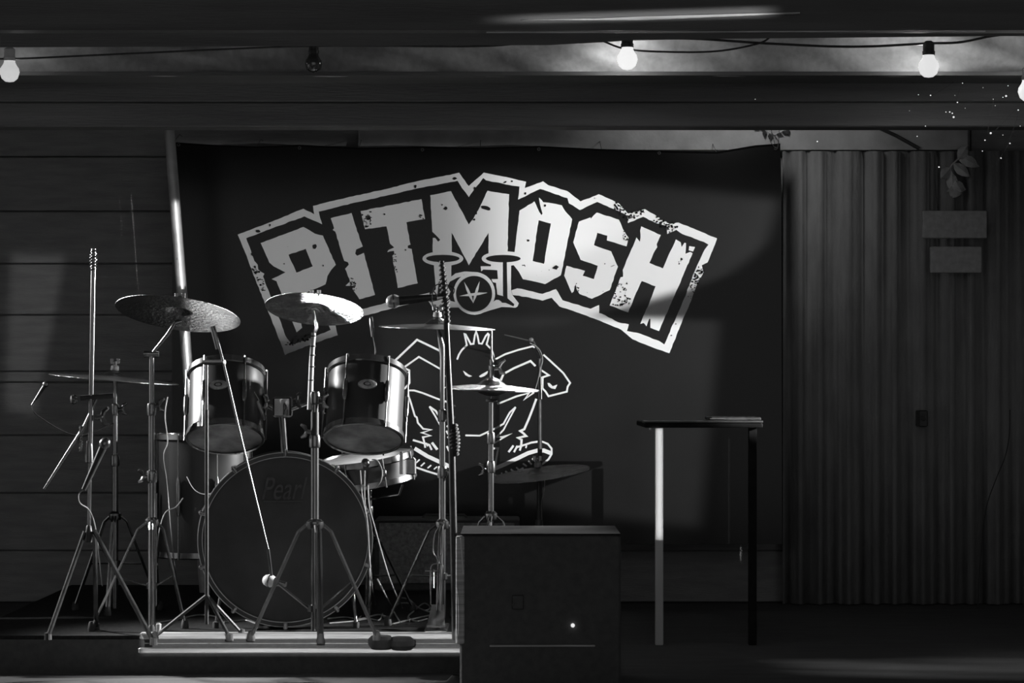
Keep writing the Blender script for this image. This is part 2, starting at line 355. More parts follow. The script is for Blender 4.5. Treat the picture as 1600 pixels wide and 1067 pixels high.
def ell(cx, cy, a, b, n=28, rot=0):
    return [(cx+a*math.cos(t)*math.cos(rot)-b*math.sin(t)*math.sin(rot), cy+a*math.cos(t)*math.sin(rot)+b*math.sin(t)*math.cos(rot)) for t in [2*math.pi*i/n for i in range(n)]]
def pblob(loops, layer=1, m='ink', name='drum_drawing', amp=.15): return flat(loops, name, layer, m, amp)
# drum set emblem in the middle of the lettering
pblob([ell(692, 404, 32, 11.5)]); pblob([ell(787, 404, 34.5, 11.5)])
pblob([[(677.5,410),(705.5,410),(705,432),(712,427),(726,424),(740,425),(741,431),(728,430),(714,434),(703,440),(699,447),(704,456),(700,462),(704,470),(716,473),(716.5,480.5),(697,480.5),(674.5,478),(669,470),(671,462),(681,452)]])
pblob([[(767,410),(798.5,410),(798.5,453),(801,461.7),(810.7,473.7),(808.5,479),(805,480.8),(784,479.7),(770.5,483.5),(742,492),(716.5,480.5),(712,470),(742,485),(764,476),(775,468.5),(784,468.5),(784,473),(790,472),(787,463),(777,460),(775,442),(770,440.7),(768,436),(778,436),(777,422),(755,421),(752,424),(751,416),(767,416)]])
k = [BD-.0035]
pblob([ell(741, 458.3, 32.6, 33.4, 40)], 1)
def layer2(loop, name='drum_drawing', m='vinyl'): 
    return flat([loop], name, 2, m, .1)
layer2(ell(741, 459, 28, 28, 40)); layer2(ell(692, 403.8, 26, 5.7)); layer2(ell(786.5, 404, 27, 5.8))
layer2([(786.2,407),(791.8,407),(793,466),(803.5,475),(802.5,478.5),(790,473),(786,473),(777,467),(776,461),(786.6,463)])
layer2([(686,440),(698,440),(700,456),(690,460),(678,471),(675,468),(684,459)])
LY.append(BD-.0095)
def spike(a, b, wd):
    a = Vector(a); b = Vector(b); t = (b-a).normalized(); n = Vector((-t.y, t.x))
    q = [a, a+(b-a)*.35+n*wd, a+(b-a)*.7+n*wd, b, a+(b-a)*.7-n*wd, a+(b-a)*.35-n*wd]
    return [(p.x, p.y) for p in q]
for a, b in (((725,440),(740,474)), ((749.5,439),(739,474)), ((717.5,462.5),(762,457.3))):
    flat([spike(a, b, 2.0)], 'drum_drawing', 3, 'ink', .05)
# ink blots and flakes
blots = MB()
def blot(x, y, a, b, rot=0.0, d=None):
    pts = ell(x, y, a, b, 9, rot); d = d or LY[2]
    blots.poly([P(p[0]+R.uniform(-.25, .25)*a, p[1]+R.uniform(-.25, .25)*b, d) for p in pts])
for q in ((492,385,2.6,4,.2),(444,412,1,1),(505,415,1,1.3),(601,334.5,1.6,1.4),(576,340,2.5,4,.8),(579,331,1.6,1.2),(657,336,2,1),(634,390.5,1,1.4),(696.5,325.5,2.4,3,-.6),(691,320,1,1.4),
          (759.5,325,7.2,3,.45),(744,333,1.5,2),(741,343,1.8,1.6),(851.5,320.8,1.6,2),(825.5,376,2,1.6),(868,418,4.5,3,-.2),(945,412,1,1),(957,415.5,4,.8,-.4),
          (789.5,284.5,3,1,-.5),(800,283,1,1.3),(821,302,1.3,2),(422,352,1.2,2),(403,361.5,3.5,2.2),(395,397,2.5,3),(649,291.5,2,2.5),(711,279,3,2),(742,294.5,2,2.2),(1065,405,1.6,2),(1061,412,1.2,1),
          (973,518,1,1),(1056,506,1,1),(1049,524,1.4,.8)):
    blot(*q)
def flakes(x0, y0, x1, y1, n, s, wid):
    for _ in range(n):
        t = R.random(); o = R.uniform(-wid, wid)
        L = math.hypot(x1-x0, y1-y0); nx_, ny_ = -(y1-y0)/L, (x1-x0)/L
        blot(x0+(x1-x0)*t+nx_*o, y0+(y1-y0)*t+ny_*o, R.uniform(.4, s), R.uniform(.4, s), R.uniform(0, 3))
flakes(960, 320, 985, 342, 55, 1.9, 5.5); flakes(985, 338, 1006, 328, 34, 1.7, 5); flakes(1024, 341, 1045, 357, 50, 1.9, 6); flakes(1044, 360, 1056, 350, 30, 1.7, 6)
flakes(1097, 420, 1082, 450, 60, 1.9, 6); flakes(970, 440, 966, 478, 42, 1.6, 10); flakes(980, 460, 975, 480, 16, 1.8, 6); flakes(573, 334, 576, 355, 30, 1.4, 8)
flakes(975, 358, 979, 376, 22, 1.3, 4); flakes(616, 395, 618, 425, 18, 1.2, 3); flakes(546, 436, 556, 452, 26, 1.5, 5); flakes(1084, 452, 1076, 466, 10, 1.2, 4)
flakes(452, 530, 489, 526, 40, 2.0, 4.5); flakes(405, 432, 413, 455, 22, 1.7, 4); flakes(396, 418, 404, 428, 14, 1.8, 3); flakes(655, 336, 663, 341, 7, 1.3, 2); flakes(898, 446, 905, 455, 10, 1.3, 3)
for i in range(26):
    x = 447+R.random()*45; blot(x, 548-(x-445)*.37-R.uniform(4, 13), R.uniform(.7, 2.4), R.uniform(.7, 2.2))
blots.build('ink_wear', 'vinyl', bn, kind='stuff')
# drummer drawing, white lines
def stroke(pts, wd, name='drummer_drawing', layer=0):
    CNT[0] += 1; d = LY[layer]-CNT[0]*1e-5; q = [Vector(p) for p in pts]; Lf = []; Rt = []
    for i, p in enumerate(q):
        t0 = (p-q[i-1]).normalized() if i > 0 else (q[1]-p).normalized()
        t1 = (q[i+1]-p).normalized() if i < len(q)-1 else t0
        n0 = Vector((-t0.y, t0.x)); n1 = Vector((-t1.y, t1.x)); m = n0+n1
        if m.length < .1: m = n0
        m.normalize(); s_ = min(1/max(m.dot(n0), .35), 2.2)
        Lf.append(p+m*wd*.5*s_); Rt.append(p-m*wd*.5*s_)
    mb = MB()
    for i in range(len(q)-1):
        vs = [P(v.x, v.y, d) for v in (Lf[i], Lf[i+1], Rt[i+1], Rt[i])]
        n = (vs[1]-vs[0]).cross(vs[2]-vs[0])
        mb.add(vs, [(0, 1, 2, 3)] if n.y < 0 else [(3, 2, 1, 0)])
    return mb.build(name, 'ink', bn)
for pts, wd in (
 ([(611.8,568.5),(651.7,530.8),(687.7,548.2),(703.3,555)], 3.2),
 ([(690,577.5),(654.6,557.5),(630.4,574.5),(639.4,578.5),(640,598.3),(632.6,606.7),(626.4,609),(629.8,614.6),(629.2,623)], 2.8),
 ([(704.6,629.8),(689.4,625.3),(660,613.8),(647.2,610),(637.7,609.8),(638.2,618),(642.2,630),(648.4,650.2),(651.2,652),(652.9,660.4),(661.3,670),(673.7,671.4),(659,676),(672.6,680.6),(660.7,682.9),(663,691.3),(664.5,699.5)], 2.8),
 ([(670.9,635),(681,642),(689.5,657)], 2.8), ([(670.9,635),(680,650),(689.5,667)], 2.6),
 ([(645,687.4),(660.7,692),(671,695),(674.5,703)], 3.0), ([(674.8,691.3),(683.2,702.5)], 4.0), ([(665,692),(669,697)], 3),
 ([(647.8,700.5),(667.5,712.5),(687.7,722),(705.5,730)], 6.0),
 ([(656,717.7),(648.4,724.5)], 2.2), ([(663.5,722.8),(657.4,728.4)], 2.2), ([(673.7,726.7),(668,731.5)], 2.2), ([(683,729),(678,733)], 2),
 ([(648.4,729.5),(667.5,736.3),(684.4,741.3),(700,741.5),(706,738)], 3.0),
 ([(697.9,665.4),(706,669.5)], 3), ([(697.3,673),(702,680)], 3), ([(699,684),(705,678)], 2.5), ([(698,697),(706,713)], 3),
 ([(697,586),(704,602)], 4),
 ([(714.2,561.8),(717,554),(721.5,547),(729.4,539.2),(727.5,530),(725.8,522),(727.5,522.5),(735.6,537.6),(740,537),(742,524),(744,517.8),(746,524),(748.5,536.4),(753,537),(759,525),(762.3,521.3),(764,523),(762,532),(760.3,538),(767.6,545.5),(770.5,553),(772,562.3),(789.5,553.3),(810,546.5),(832.2,541),(835.8,543)], 2.8),
 ([(849,553.9),(880,582.6),(890.8,598.3),(887,604),(885.7,611.8),(857,619),(852.5,611.8),(847.5,606.7),(848,589.3),(857.5,586.3),(844.6,577.5),(842,575.5)], 2.9),
 ([(782.2,595),(786.7,584.2),(803,575.2),(828.9,564),(836.7,571.9)], 3.2),
 ([(777,631.3),(807.5,619),(827.2,613.8),(819.3,624),(834.5,613)], 2.8),
 ([(838,623),(833,637),(826,655),(819.2,670.5),(813,673.3),(818,677),(822,681.2),(809.5,684),(815,687),(814.3,696)], 3.4),
 ([(805.8,636),(796.7,644),(786.9,662),(771,670.8),(749.7,680.6),(727,680.2)], 2.8),
 ([(805.8,636),(796.5,653),(786.9,671.4),(775.5,683)], 2.4), ([(775,683),(785,682.4),(799,677.7),(786,684),(773,692)], 2.2),
 ([(770.5,700.7),(778.3,700.5),(775.6,715.3),(773,733.6)], 3.0),
 ([(802.4,696),(794.6,706.5)], 3.4), ([(808.5,696.4),(803,706.5)], 3.2), ([(815,695),(812,704)], 3), ([(822.9,695.8),(821.5,700)], 2.6),
 ([(806,699),(815.6,696.4),(830.2,691.5),(839.3,690.2),(847.9,690.3),(855.8,693.4),(861.9,700.7),(861.9,709.2),(857,717.7),(847.9,724.4),(840,729)], 3.0),
 ([(773,732),(788.7,725.4),(808,716.3),(825.3,707.8),(840,703.8),(849.7,703.7),(860.6,708)], 6.2),
 ([(771.7,740.3),(777.8,746),(786.3,747.4),(794.8,744.6),(805.8,737.5),(818,731)], 3.0),
 ([(783,738.5),(786.5,742.5)], 2.2), ([(789.5,736),(795,740.7)], 2.6), ([(798,733),(804,737.5)], 2.6), ([(806.5,730),(811,734)], 2.4), ([(817,724),(823,728.5)], 2.6), ([(825.5,720),(830.8,725.5)], 2.4), ([(831.5,716),(838.5,722.5)], 2.6),
):
    stroke(pts, wd)
for pl in ([(612,571.5),(618,575.5),(623.5,584.5),(616,580.5)], [(626.4,588.7),(630.6,587.6),(629,597.7),(627.2,597.7)],
           [(723.5,579),(727.5,581.5),(732,585),(737.8,587.5),(733,589),(727,586)], [(762.6,579.5),(758.5,581.5),(752,585),(748,588),(751,589.7),(757,587.5),(761.5,584)],
           [(855.3,598.3),(858.7,598.3),(863.7,603.4),(871,600.6),(867.7,607.9),(861.5,606.7),(857,603.4)]):
    flat([pl], 'drummer_drawing', 0, 'ink', .1)
for a, b in ((279,224),(468,229),(660,232),(842,231),(1030,237),(1212,230)):
    MB().lathe([(.0035,0),(.007,0),(.008,.002),(.007,.004),(.0035,.004)], P(a, b+2, BD-.004), (0, 1, 0), 14, close=True).build('grommet', 'chrome', bn, smooth=True)

# ------------------------------------------------------------------ right side curtain, panels, vine
g = MB(); vs = []; fs = []; nx = 120
for j, py in enumerate((236, 940)):
    for i in range(nx+1):
        px = 1224+i*(1760-1224)/nx; d = 10.2+.028*math.sin(px*.16+1.1*math.sin(px*.05))+.01*math.sin(px*.43)
        vs.append(P(px, py, d) if j == 0 else Vector((X(px, d), d, FZ+.004)))
for i in range(nx): fs.append((i, nx+1+i, nx+2+i, i+1))
cu = g.add(vs, fs).build('curtain', 'curtain', smooth=True)
tag(cu, 'grey hanging curtain with soft folds right of the banner', 'curtain'); cu.modifiers.new('s', 'SOLIDIFY').thickness = .004
pn = thing('wall_panel', 'pale two-part panel hanging on the curtain at the far right', 'panel', P(1490, 425, 10.1))
MB().bevbox(P(1442, 372, 10.1), (X(1542, 10.1), 10.125, Z(329, 10.1)), .003).build('upper_panel', 'canvas', pn)
MB().bevbox(P(1454, 426, 10.1), (X(1534, 10.1), 10.125, Z(385, 10.1)), .003).build('lower_panel', 'canvas', pn)
sb = thing('switch_box', 'small dark switch box on the curtain rail beside the panel', 'box', P(1443, 667, 10.1))
sb['label'] = 'small dark switch box low on the curtain at far right'
MB().bevbox(P(1436, 667, 10.1), (X(1450, 10.1), 10.2, Z(641, 10.1)), .004).build('housing', 'black', sb)
MB().bevbox(P(1440, 657, 10.09), (X(1446, 10.09), 10.1, Z(650, 10.09)), .002).build('switch', 'case', sb)
def leafmb(c, ang, L, wd, tilt=.3):
    u = Vector((math.cos(ang), R.uniform(-tilt, tilt), math.sin(ang))); n = Vector((-math.sin(ang), R.uniform(-tilt, tilt), math.cos(ang)))
    pr = [(0, .05), (.2, .7), (.45, 1), (.7, .75), (.9, .3), (1, .02)]
    vs = []; fs = []
    for t, h in pr:
        for s_ in (1, 0, -1): vs.append(c+u*L*t+n*wd*h*s_+Vector((0, -.01*(1-abs(s_))-.008*t, 0)))
    for i in range(len(pr)-1):
        for k_ in (0, 1): fs.append((i*3+k_, i*3+k_+1, i*3+k_+4, i*3+k_+3))
    return MB().add(vs, fs)
def vine(label, stem, d, nleaf, size, lm='leaf'):
    t = thing('ivy_sprig', label, 'plant', P(stem[0][0], stem[0][1], d))
    pts = smoothpath(pxpath(stem, d), 5)
    MB().tube(pts, .0035, 6).build('stem', 'leaf', t, smooth=True)
    for i in range(nleaf):
        p = pts[int((i+.5)/nleaf*len(pts))]
        leafmb(p, R.uniform(-2.6, .2), size*R.uniform(.7, 1.2), size*.32).build('leaf', lm, t)
    return t
vine('ivy sprig with pale leaves hanging at the curtain top, far right', [(1512, 226), (1500, 245), (1485, 262), (1492, 282), (1480, 300)], 10.165, 9, .075)
vine('dark ivy knot at the top right corner of the banner', [(1172, 197), (1195, 203), (1208, 210), (1222, 205), (1242, 196)], 10.192, 9, .03, 'cord')
for q in ([(1207,212),(1203,224)], [(1218,214),(1214,228)]):
    pass
for a_, b_ in top[::2]:
    MB().tube([P(a_, b_+2, BD), (P(a_, b_, BD).x, 10.2, Z(b_-12, 10.2)), (P(a_, b_, BD).x, 10.285, Z(b_-12, 10.2))], .0015, 5).build('hanging_tie', 'cord', bn)
tie = MB(); tie.tube(pxpath([(1212, 232, 9.99), (1208, 215, 10.1), (1206, 205, 10.24)], 10), .0015, 5); tie.tube(pxpath([(1200,190),(1206,205),(1204,222),(1212,232)], 9.985), .0015, 5); tie.tube(pxpath([(1216,195),(1218,210),(1215,232)], 9.985), .0015, 5)
tag(tie.build('cord', 'cord'), 'thin black cord tying the top right corner of the banner', 'cord')
tag(MB().tube(pxpath([(1352, 190), (1400, 212), (1436, 232)], 10.196), .008, 8).build('pipe', 'black', smooth=True), 'dark pipe slanting across the pale wall strip above the curtain', 'pipe')
tag(MB().tube(smoothpath(pxpath([(1578, 640), (1577, 680), (1570, 715), (1555, 752), (1540, 800), (1530, 900), (1528, 951)], 10.02)), .002, 5).build('cable', 'cord'), 'thin cable hanging in front of the curtain at the right edge', 'cable')

# leaning pole behind the drums
pl = thing('leaning_pole', 'pale bolted metal pole leaning behind the drum kit, left of the banner', 'pole', P(300, 690, 9.4))
a = P(262, 170, 9.4); b = P(302, 690, 9.4)
foot = Vector((b.x+(b-a).x/(a.z-b.z)*(b.z-FZ), 9.4, FZ))
MB().tube([a, foot], .0205, 20).build('tube', 'pole', pl, smooth=True)
for px, py in ((279, 405), (279, 461), (290, 594)):
    MB().lathe([(0,-.02),(.005,-.02),(.005,-.0155),(.008,-.0155),(.008,-.012),(0,-.012)], P(px, py, 9.4), (0, 1, 0), 8).build('bolt', 'steel', pl)

# ------------------------------------------------------------------ bulbs and cable
cb = MB()
cab1 = smoothpath(pxpath([(-40,88,8.2),(15,92,8.2),(200,84,8.2),(490,72,8.2),(760,72,8.2),(905,57,8.2),(975,76,8.2),(1040,81,8.2),(1120,80,8.2),(1185,68,8.2),(1205,56,8.2)], 8.2))
cab2 = smoothpath(pxpath([(905,66,8.25),(1060,60,8.25),(1200,68,8.25),(1330,73,8.25),(1449,68,8.2),(1500,66,8.2),(1560,55,8.2),(1640,50,8.2)], 8.25))
cb.tube(cab1, .0035, 6); cb.tube(cab2, .0045, 6)
tag(cb.build('festoon_cable', 'cord', smooth=True), 'black festoon cable drooping under the front beam and carrying the bulbs', 'cable')
def bulb(x, y, label, m, s=1.0, watts=0, sock='black'):
    d = 8.2; c = P(x, y, d); u = .035*s
    t = thing('festoon_bulb', label, 'light bulb', c+Vector((0, 0, u*2.1)), 'festoon bulbs')
    MB().lathe([(.0,-u),(u*.45,-u*.92),(u*.8,-u*.62),(u,0),(u*.92,u*.4),(u*.66,u*.78),(u*.55,u*1.05),(u*.53,u*1.2),(0,u*1.2)], c, n=28).build('glass', m, t, smooth=True)
    MB().lathe([(0,u*1.15),(u*.6,u*1.15),(u*.62,u*1.5),(u*.55,u*1.55),(u*.55,u*2.3),(u*.3,u*2.5),(0,u*2.5)], c, n=16).build('socket', sock, t, smooth=True)
    if watts:
        l = bpy.data.lights.new('bulb_light', 'POINT'); l.energy = watts; l.shadow_soft_size = .03
        o = bpy.data.objects.new('bulb_light', l); C.objects.link(o); o.location = c+Vector((0, .06, .045)); 
bulb(15, 113, 'lit festoon bulb at the left edge, leftmost of the row', 'bulbdim', .95, .12, 'paint')
bulb(490, 100, 'unlit dark festoon bulb above the left part of the lettering', 'unlit', .85, 0)
bulb(980, 93, 'brightest festoon bulb, hanging above the right half of the banner', 'bulbhot', 1.0, 1.0)
bulb(1451, 105, 'lit festoon bulb with long black socket near the top right corner', 'bulb', 1.0, .9)
bulb(1606, 143, 'lit festoon bulb cut by the right edge of the picture', 'bulb', .95, .25)
# tiny fairy lights
fl = thing('fairy_light_string', 'string of tiny fairy lights scattered below the right hand bulb', 'fairy lights', P(1520, 100, 9.0))
dots = [(1563,107),(1569,101),(1435,148),(1454,149),(1483,114),(1502,118),(1504,130),(1492,149),(1496,160),(1508,169),(1421,173),(1478,175),(1484,175),(1488,177),(1490,183),(1536,137),(1552,155),(1555,165),(1567,152),(1572,150),(1575,134),(1548,208),(1539,219),(1567,211),(1591,172),(1594,197),(1578,224),(1564,247),(1433,213),(1535,236),(1446,197),(1180,155),(1277,221),(1467,261),(895,977)][:-1]
fd = MB()
for x, y in dots:
    r_ = R.choice((.0014, .0018, .0024)) if (x, y) not in ((1548,208),(1572,150),(1490,183)) else .0036
    fd.lathe([(0,-r_),(r_*.8,-r_*.6),(r_,0),(r_*.8,r_*.6),(0,r_)], P(x, y, 8.55), n=8)
fd.build('tiny_lamps', 'dot', fl, kind='stuff')
MB().tube(smoothpath(pxpath([(1420,120),(1450,150),(1500,125),(1496,165),(1550,150),(1545,210),(1590,170),(1575,225),(1560,250)], 8.56)), .0007, 4).build('wire', 'cord', fl)

# ------------------------------------------------------------------ drum riser
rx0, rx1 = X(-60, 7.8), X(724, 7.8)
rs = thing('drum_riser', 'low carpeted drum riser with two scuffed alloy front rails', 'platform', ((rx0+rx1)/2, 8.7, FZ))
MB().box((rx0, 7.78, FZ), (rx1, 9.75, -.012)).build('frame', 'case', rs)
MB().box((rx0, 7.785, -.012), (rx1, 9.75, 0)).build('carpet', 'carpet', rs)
MB().bevbox((X(218, 7.75), 7.75, Z(999, 7.75)), (rx1, 7.79, Z(989, 7.75)), .003).build('rail', 'rail', rs)  # rails cut short where shade begins; bare frame stands for the shaded rails
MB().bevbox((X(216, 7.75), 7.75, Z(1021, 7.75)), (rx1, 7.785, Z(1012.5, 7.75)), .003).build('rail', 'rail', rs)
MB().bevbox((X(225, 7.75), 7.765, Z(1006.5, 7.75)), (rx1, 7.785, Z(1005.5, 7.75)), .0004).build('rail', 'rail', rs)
bgm = MB()
g1 = P(610, 1004, 7.70)
bgm.lathe([(0,-.022),(.03,-.021),(.04,-.008),(.04,.01),(.03,.02),(0,.022)], g1+Vector((-.03, 0, .002)), n=20); bgm.lathe([(0,-.022),(.03,-.021),(.042,-.008),(.042,.008),(.03,.018),(0,.02)], g1+Vector((.035, 0, 0)), n=20)
sbag = bgm.build('sandbag', 'matte', smooth=True); tag(sbag, 'small two-lobed black weight bag hung over the riser rails', 'bag')
sbag.location = (0, 0, 0)
# flight case at right front
cx0, cx1, cd = X(712, 7.3), X(970, 7.3), 7.3
fc = thing('flight_case', 'black road case with alloy corner edge in front of the hi-hat', 'case', ((cx0+cx1)/2, 7.5, FZ))
MB().bevbox((cx0+.012, cd+.004, FZ), (cx1, 7.72, Z(836, cd)), .006).build('body', 'case', fc)
MB().bevbox((cx0+.014, cd+.003, Z(836, cd)), (cx1, 7.72, Z(834, cd)), .0008).build('shade_sheet', 'matte', fc)  # thin dark sheet added so the case top looks unlit
MB().bevbox((cx0, cd-.004, Z(1006, cd)), (cx0+.027, cd+.03, Z(838, cd)), .003).build('edge_strip', 'rail', fc)
MB().tube([P(720, 840, cd-.006), P(724, 897, cd-.006)], .0028, 8).build('edge_bead', 'paint', fc, smooth=True)
MB().tube(smoothpath(pxpath([(715,920),(717,950),(717,990)], cd-.006)), .0016, 8).build('edge_bead', 'rail', fc, smooth=True)
MB().bevbox((X(765, cd), cd-.002, Z(1010.5, cd)), (X(930, cd), cd+.006, Z(1007.5, cd)), .001).build('lit_edge', 'rail', fc)  # pale strip stands for light along the lower front edge
MB().lathe([(0,-.008),(.004,-.007),(.006,-.003),(.006,.002)], P(895, 977, cd), (0, 1, 0), 12).build('indicator_lamp', 'dot', fc)
MB().tube(smoothpath(pxpath([(800,946),(806,939),(813,934)], cd-.004)), .0012, 6).build('latch', 'chrome', fc)
MB().bevbox((X(800, cd), cd-.003, Z(952, cd)), (X(818, cd), cd+.005, Z(930, cd)), .002).build('latch_plate', 'black', fc)

# ------------------------------------------------------------------ cymbals
def cymbal(label, px, py, d, rad, n, m='cymbal', bell=.2, group='cymbals of the drum kit', inv=False, nut=True, hs=1.0):
    c = P(px, py, d); n = Vector(n).normalized(); t = thing('cymbal', label, 'cymbal', c, group)
    prof = []
    N = 22
    for i in range(N+1):
        r = rad*i/N; f = i/N
        h = .045*rad*2*(1-f**1.6)*.55
        if f < bell: h += .085*rad*(1-(f/bell)**2)+.0
        prof.append((r, h*hs))
    lo = [(r, h-.0016) for r, h in reversed(prof)]
    ax = n if not inv else -n
    MB().lathe([(max(r, .006), h) for r, h in prof]+[(max(r, .006), h) for r, h in lo], c, ax, 64, close=True).build('disc', m, t, smooth=True)
    if nut:
        hh = prof[0][1]
        MB().lathe([(0,hh),(.013,hh),(.015,hh+.004),(.013,hh+.016),(.006,hh+.018),(0,hh+.018)], c, n, 16).build('felt', 'grille', t, smooth=True)
        wn = MB().lathe([(0,hh+.018),(.007,hh+.018),(.007,hh+.032),(.003,hh+.034),(0,hh+.034)], c, n, 12)
        for s_ in (-1, 1): wn.bevbox(c+n*(hh+.022)+Vector((.005 if s_ > 0 else -.017, -.003, 0)), c+n*(hh+.022)+Vector((.017 if s_ > 0 else -.005, .003, .02)), .001)
        wn.build('wing_nut', 'steel', t)
    return t
def px2(d, v): return v*d/F
cymbal('large dark crash cymbal tilted in front of the leaning pole', 278, 490, 7.9, px2(7.9, 98), (.11, .26, 1))
cymbal('hammered cymbal with bright lit underside below the first letter', 491, 483, 7.6, px2(7.6, 77), (.07, .31, 1), 'hammered', .3)
cymbal('crash cymbal seen edge-on above the drawing of the drummer', 683, 512, 8.1, px2(8.1, 91), (.03, -.045, 1), hs=1.35)
cymbal('top hi-hat cymbal beside the head of the drawn drummer', 768, 607, 8.4, px2(8.4, 75), (.035, -.03, 1), 'hammered', .3, nut=False, hs=1.75)
cymbal('bottom hi-hat cymbal facing up under its twin', 768, 609, 8.4, px2(8.4, 74), (.035, -.03, 1), 'cymbal', .32, inv=True, nut=False)
cymbal('wide flat cymbal seen edge-on at the far left', 178, 592, 8.6, px2(8.6, 101), (.085, -.015, 1))
cymbal('low cymbal right of the hi-hat stand with pale streak', 842, 740, 9.2, px2(9.2, 80), (-.13, -.1, 1), 'hammered', .22)

# ------------------------------------------------------------------ stands
def wing(c, ax, m, parent, s=1.0):
    mb = MB().lathe([(0,0),(.007*s,0),(.007*s,.018*s),(.005*s,.02*s),(0,.02*s)], c, ax, 10)
    ax = Vector(ax).normalized(); up = Vector((0, 0, 1)); c2 = Vector(c)+ax*.016*s
    mb.tube([c2, c2+(ax*.4+up)*.014*s, c2+(ax*.9+up)*.02*s], [.005*s, .007*s, .004*s], 8)
    mb.tube([c2, c2+(ax*.4-up)*.014*s, c2+(ax*.9-up)*.02*s], [.005*s, .007*s, .004*s], 8)
    return mb.build('wing_nut', m, parent, smooth=True)
def stand(name, label, cat, px, d, secs, hub_py, low_py, feet, m='chrome', zf=0.0, legr=.006, group=None, wings=(), lean=0.0, hubr=.02):
    """secs: (py_bottom, py_top, radius); feet: (dx, dy) metres from the pole"""
    x0 = X(px, d); t = thing(name, label, cat, (x0, d, zf), group)
    for i, (yb, yt, r) in enumerate(secs):
        MB().tube([(x0+lean*(Z(yb, d)), d, Z(yb, d)), (x0+lean*(Z(yt, d)), d, Z(yt, d))], r, 16).build('tube', m, t, smooth=True)
        if i:
            zb = Z(yb, d); xx = x0+lean*zb; pr = secs[i-1][2]
            MB().lathe([(r,-.02),(pr+.004,-.018),(pr+.005,-.012),(pr+.005,.012),(pr+.003,.02),(r,.022)], (xx, d, zb), n=16).build('collar', m, t, smooth=True)
    for wy, s_ in wings:
        wing((x0+s_*.01, d, Z(wy, d)), (s_, -.3, .1), m, t)
    zh = Z(hub_py, d); zl = Z(low_py, d) if low_py else None
    MB().lathe([(.008,-.018),(hubr,-.016),(hubr+.002,-.01),(hubr+.002,.006),(hubr*.7,.014),(.009,.016)], (x0, d, zh), n=20).build('hub', m, t, smooth=True)
    if zl: MB().lathe([(.008,-.012),(hubr*.9,-.01),(hubr*.9,.01),(.008,.012)], (x0, d, zl), n=16).build('lower_collar', m, t, smooth=True)
    for dx, dy in feet:
        L = math.hypot(dx, dy); ux, uy = dx/L, dy/L
        a = Vector((x0+ux*hubr, d+uy*hubr, zh-.004)); b = Vector((x0+dx, d+dy, zf+.012))
        kn = a+(b-a)*.07+Vector((ux*.012, uy*.012, .004))
        lg = MB(); q = Vector((-uy, ux, 0))*.005
        lg.tube([a+q, kn+q, b+q], legr*.72, 6); lg.tube([a-q, kn-q, b-q], legr*.72, 6)
        o = lg.build('leg', m, t, smooth=False)
        MB().lathe([(0,-.012),(.012,-.011),(.013,-.004),(.010,.014),(.007,.02),(0,.02)], b, n=12).build('rubber_foot', 'rubber', o, smooth=True)
        if zl:
            mid = a+(b-a)*.52
            MB().tube([(x0+ux*hubr*.8, d+uy*hubr*.8, zl), mid], legr*.55, 6).build('brace', m, t)
    return t
sA = stand('cymbal_stand', 'chrome boom cymbal stand at the left, under the dark crash cymbal', 'cymbal stand', 237, 7.95,
      [(985, 735, .0125), (745, 640, .0105), (640, 556, .008)], 815, 915, [(-.19, -.03), (.1, .06), (.02, -.14)], wings=((745, -1), (634, 1)), group='cymbal stands')
o_ = MB().tube([P(225, 553, 7.95), P(248, 553, 7.95)], .011, 14).build('tilter', 'steel', sA, smooth=True)
MB().tube([P(237, 553, 7.95), P(262, 522, 7.92), P(276, 499, 7.9)], [.005, .006, .004], 10).build('boom_arm', 'chrome', sA, smooth=True)
MB().lathe([(0,-.012),(.012,-.01),(.012,.01),(0,.012)], P(279, 504, 7.9), (1, 0, .3), 12).build('tilter', 'steel', sA, smooth=True)
sB = stand('cymbal_stand', 'tall chrome cymbal stand in front of the bass drum with wide double-braced tripod', 'cymbal stand', 492, 7.6,
      [(985, 690, .0125), (690, 622, .0115), (622, 612, .011)], 818, 950, [(-.2, .02), (.19, .03), (.022, -.06)], legr=.0085, wings=((675, -1), (628, 1)), group='cymbal stands', hubr=.026)
MB().tube([P(484, 640, 7.6), P(487, 560, 7.6), P(490, 520, 7.6)], [.0085, .0078, .0075], 14).build('tube', 'paint', sB, smooth=True)
for y in (525, 541, 555, 573, 594):
    MB().lathe([(.0075,-.002),(.0092,-.0015),(.0092,.0015),(.0075,.002)], P(484+(640-y)*.05, y, 7.6), (-.03, 0, 1), 14).build('ring', 'rubber', sB)
MB().tube([P(490, 521, 7.6), P(495, 512, 7.6), P(491, 485, 7.6)], [.007, .0055, .004], 10).build('tilter', 'steel', sB, smooth=True)
MB().lathe([(.008,-.05),(.0125,-.048),(.0125,.048),(.008,.05)], P(492, 668, 7.6), n=16).build('sleeve', 'black', sB, smooth=True)
sC = stand('cymbal_stand', 'chrome cymbal stand carrying the edge-on crash beside the black microphone pole', 'cymbal stand', 691, 8.1,
      [(965, 738, .0115), (738, 650, .010), (650, 555, .008)], 818, 900, [(-.18, .0), (.13, .1), (-.01, -.13)], wings=((740, 1), (645, 1)), group='cymbal stands')
MB().tube([P(691, 555, 8.1), P(690, 540, 8.1), P(683, 505, 8.1)], [.009, .011, .004], 12).build('tilter', 'steel', sC, smooth=True)
sD = stand('hi_hat_stand', 'slim chrome hi-hat stand behind the flight case', 'hi-hat stand', 767, 8.4,
      [(960, 730, .0105), (730, 685, .0095), (685, 628, .008)], 805, None, [(-.13, .0), (.15, .02), (-.02, -.15)], wings=((735, -1),), legr=.006)
MB().tube([P(768, 640, 8.4), P(768, 516, 8.4)], .0035, 10).build('pull_rod', 'steel', sD, smooth=True)
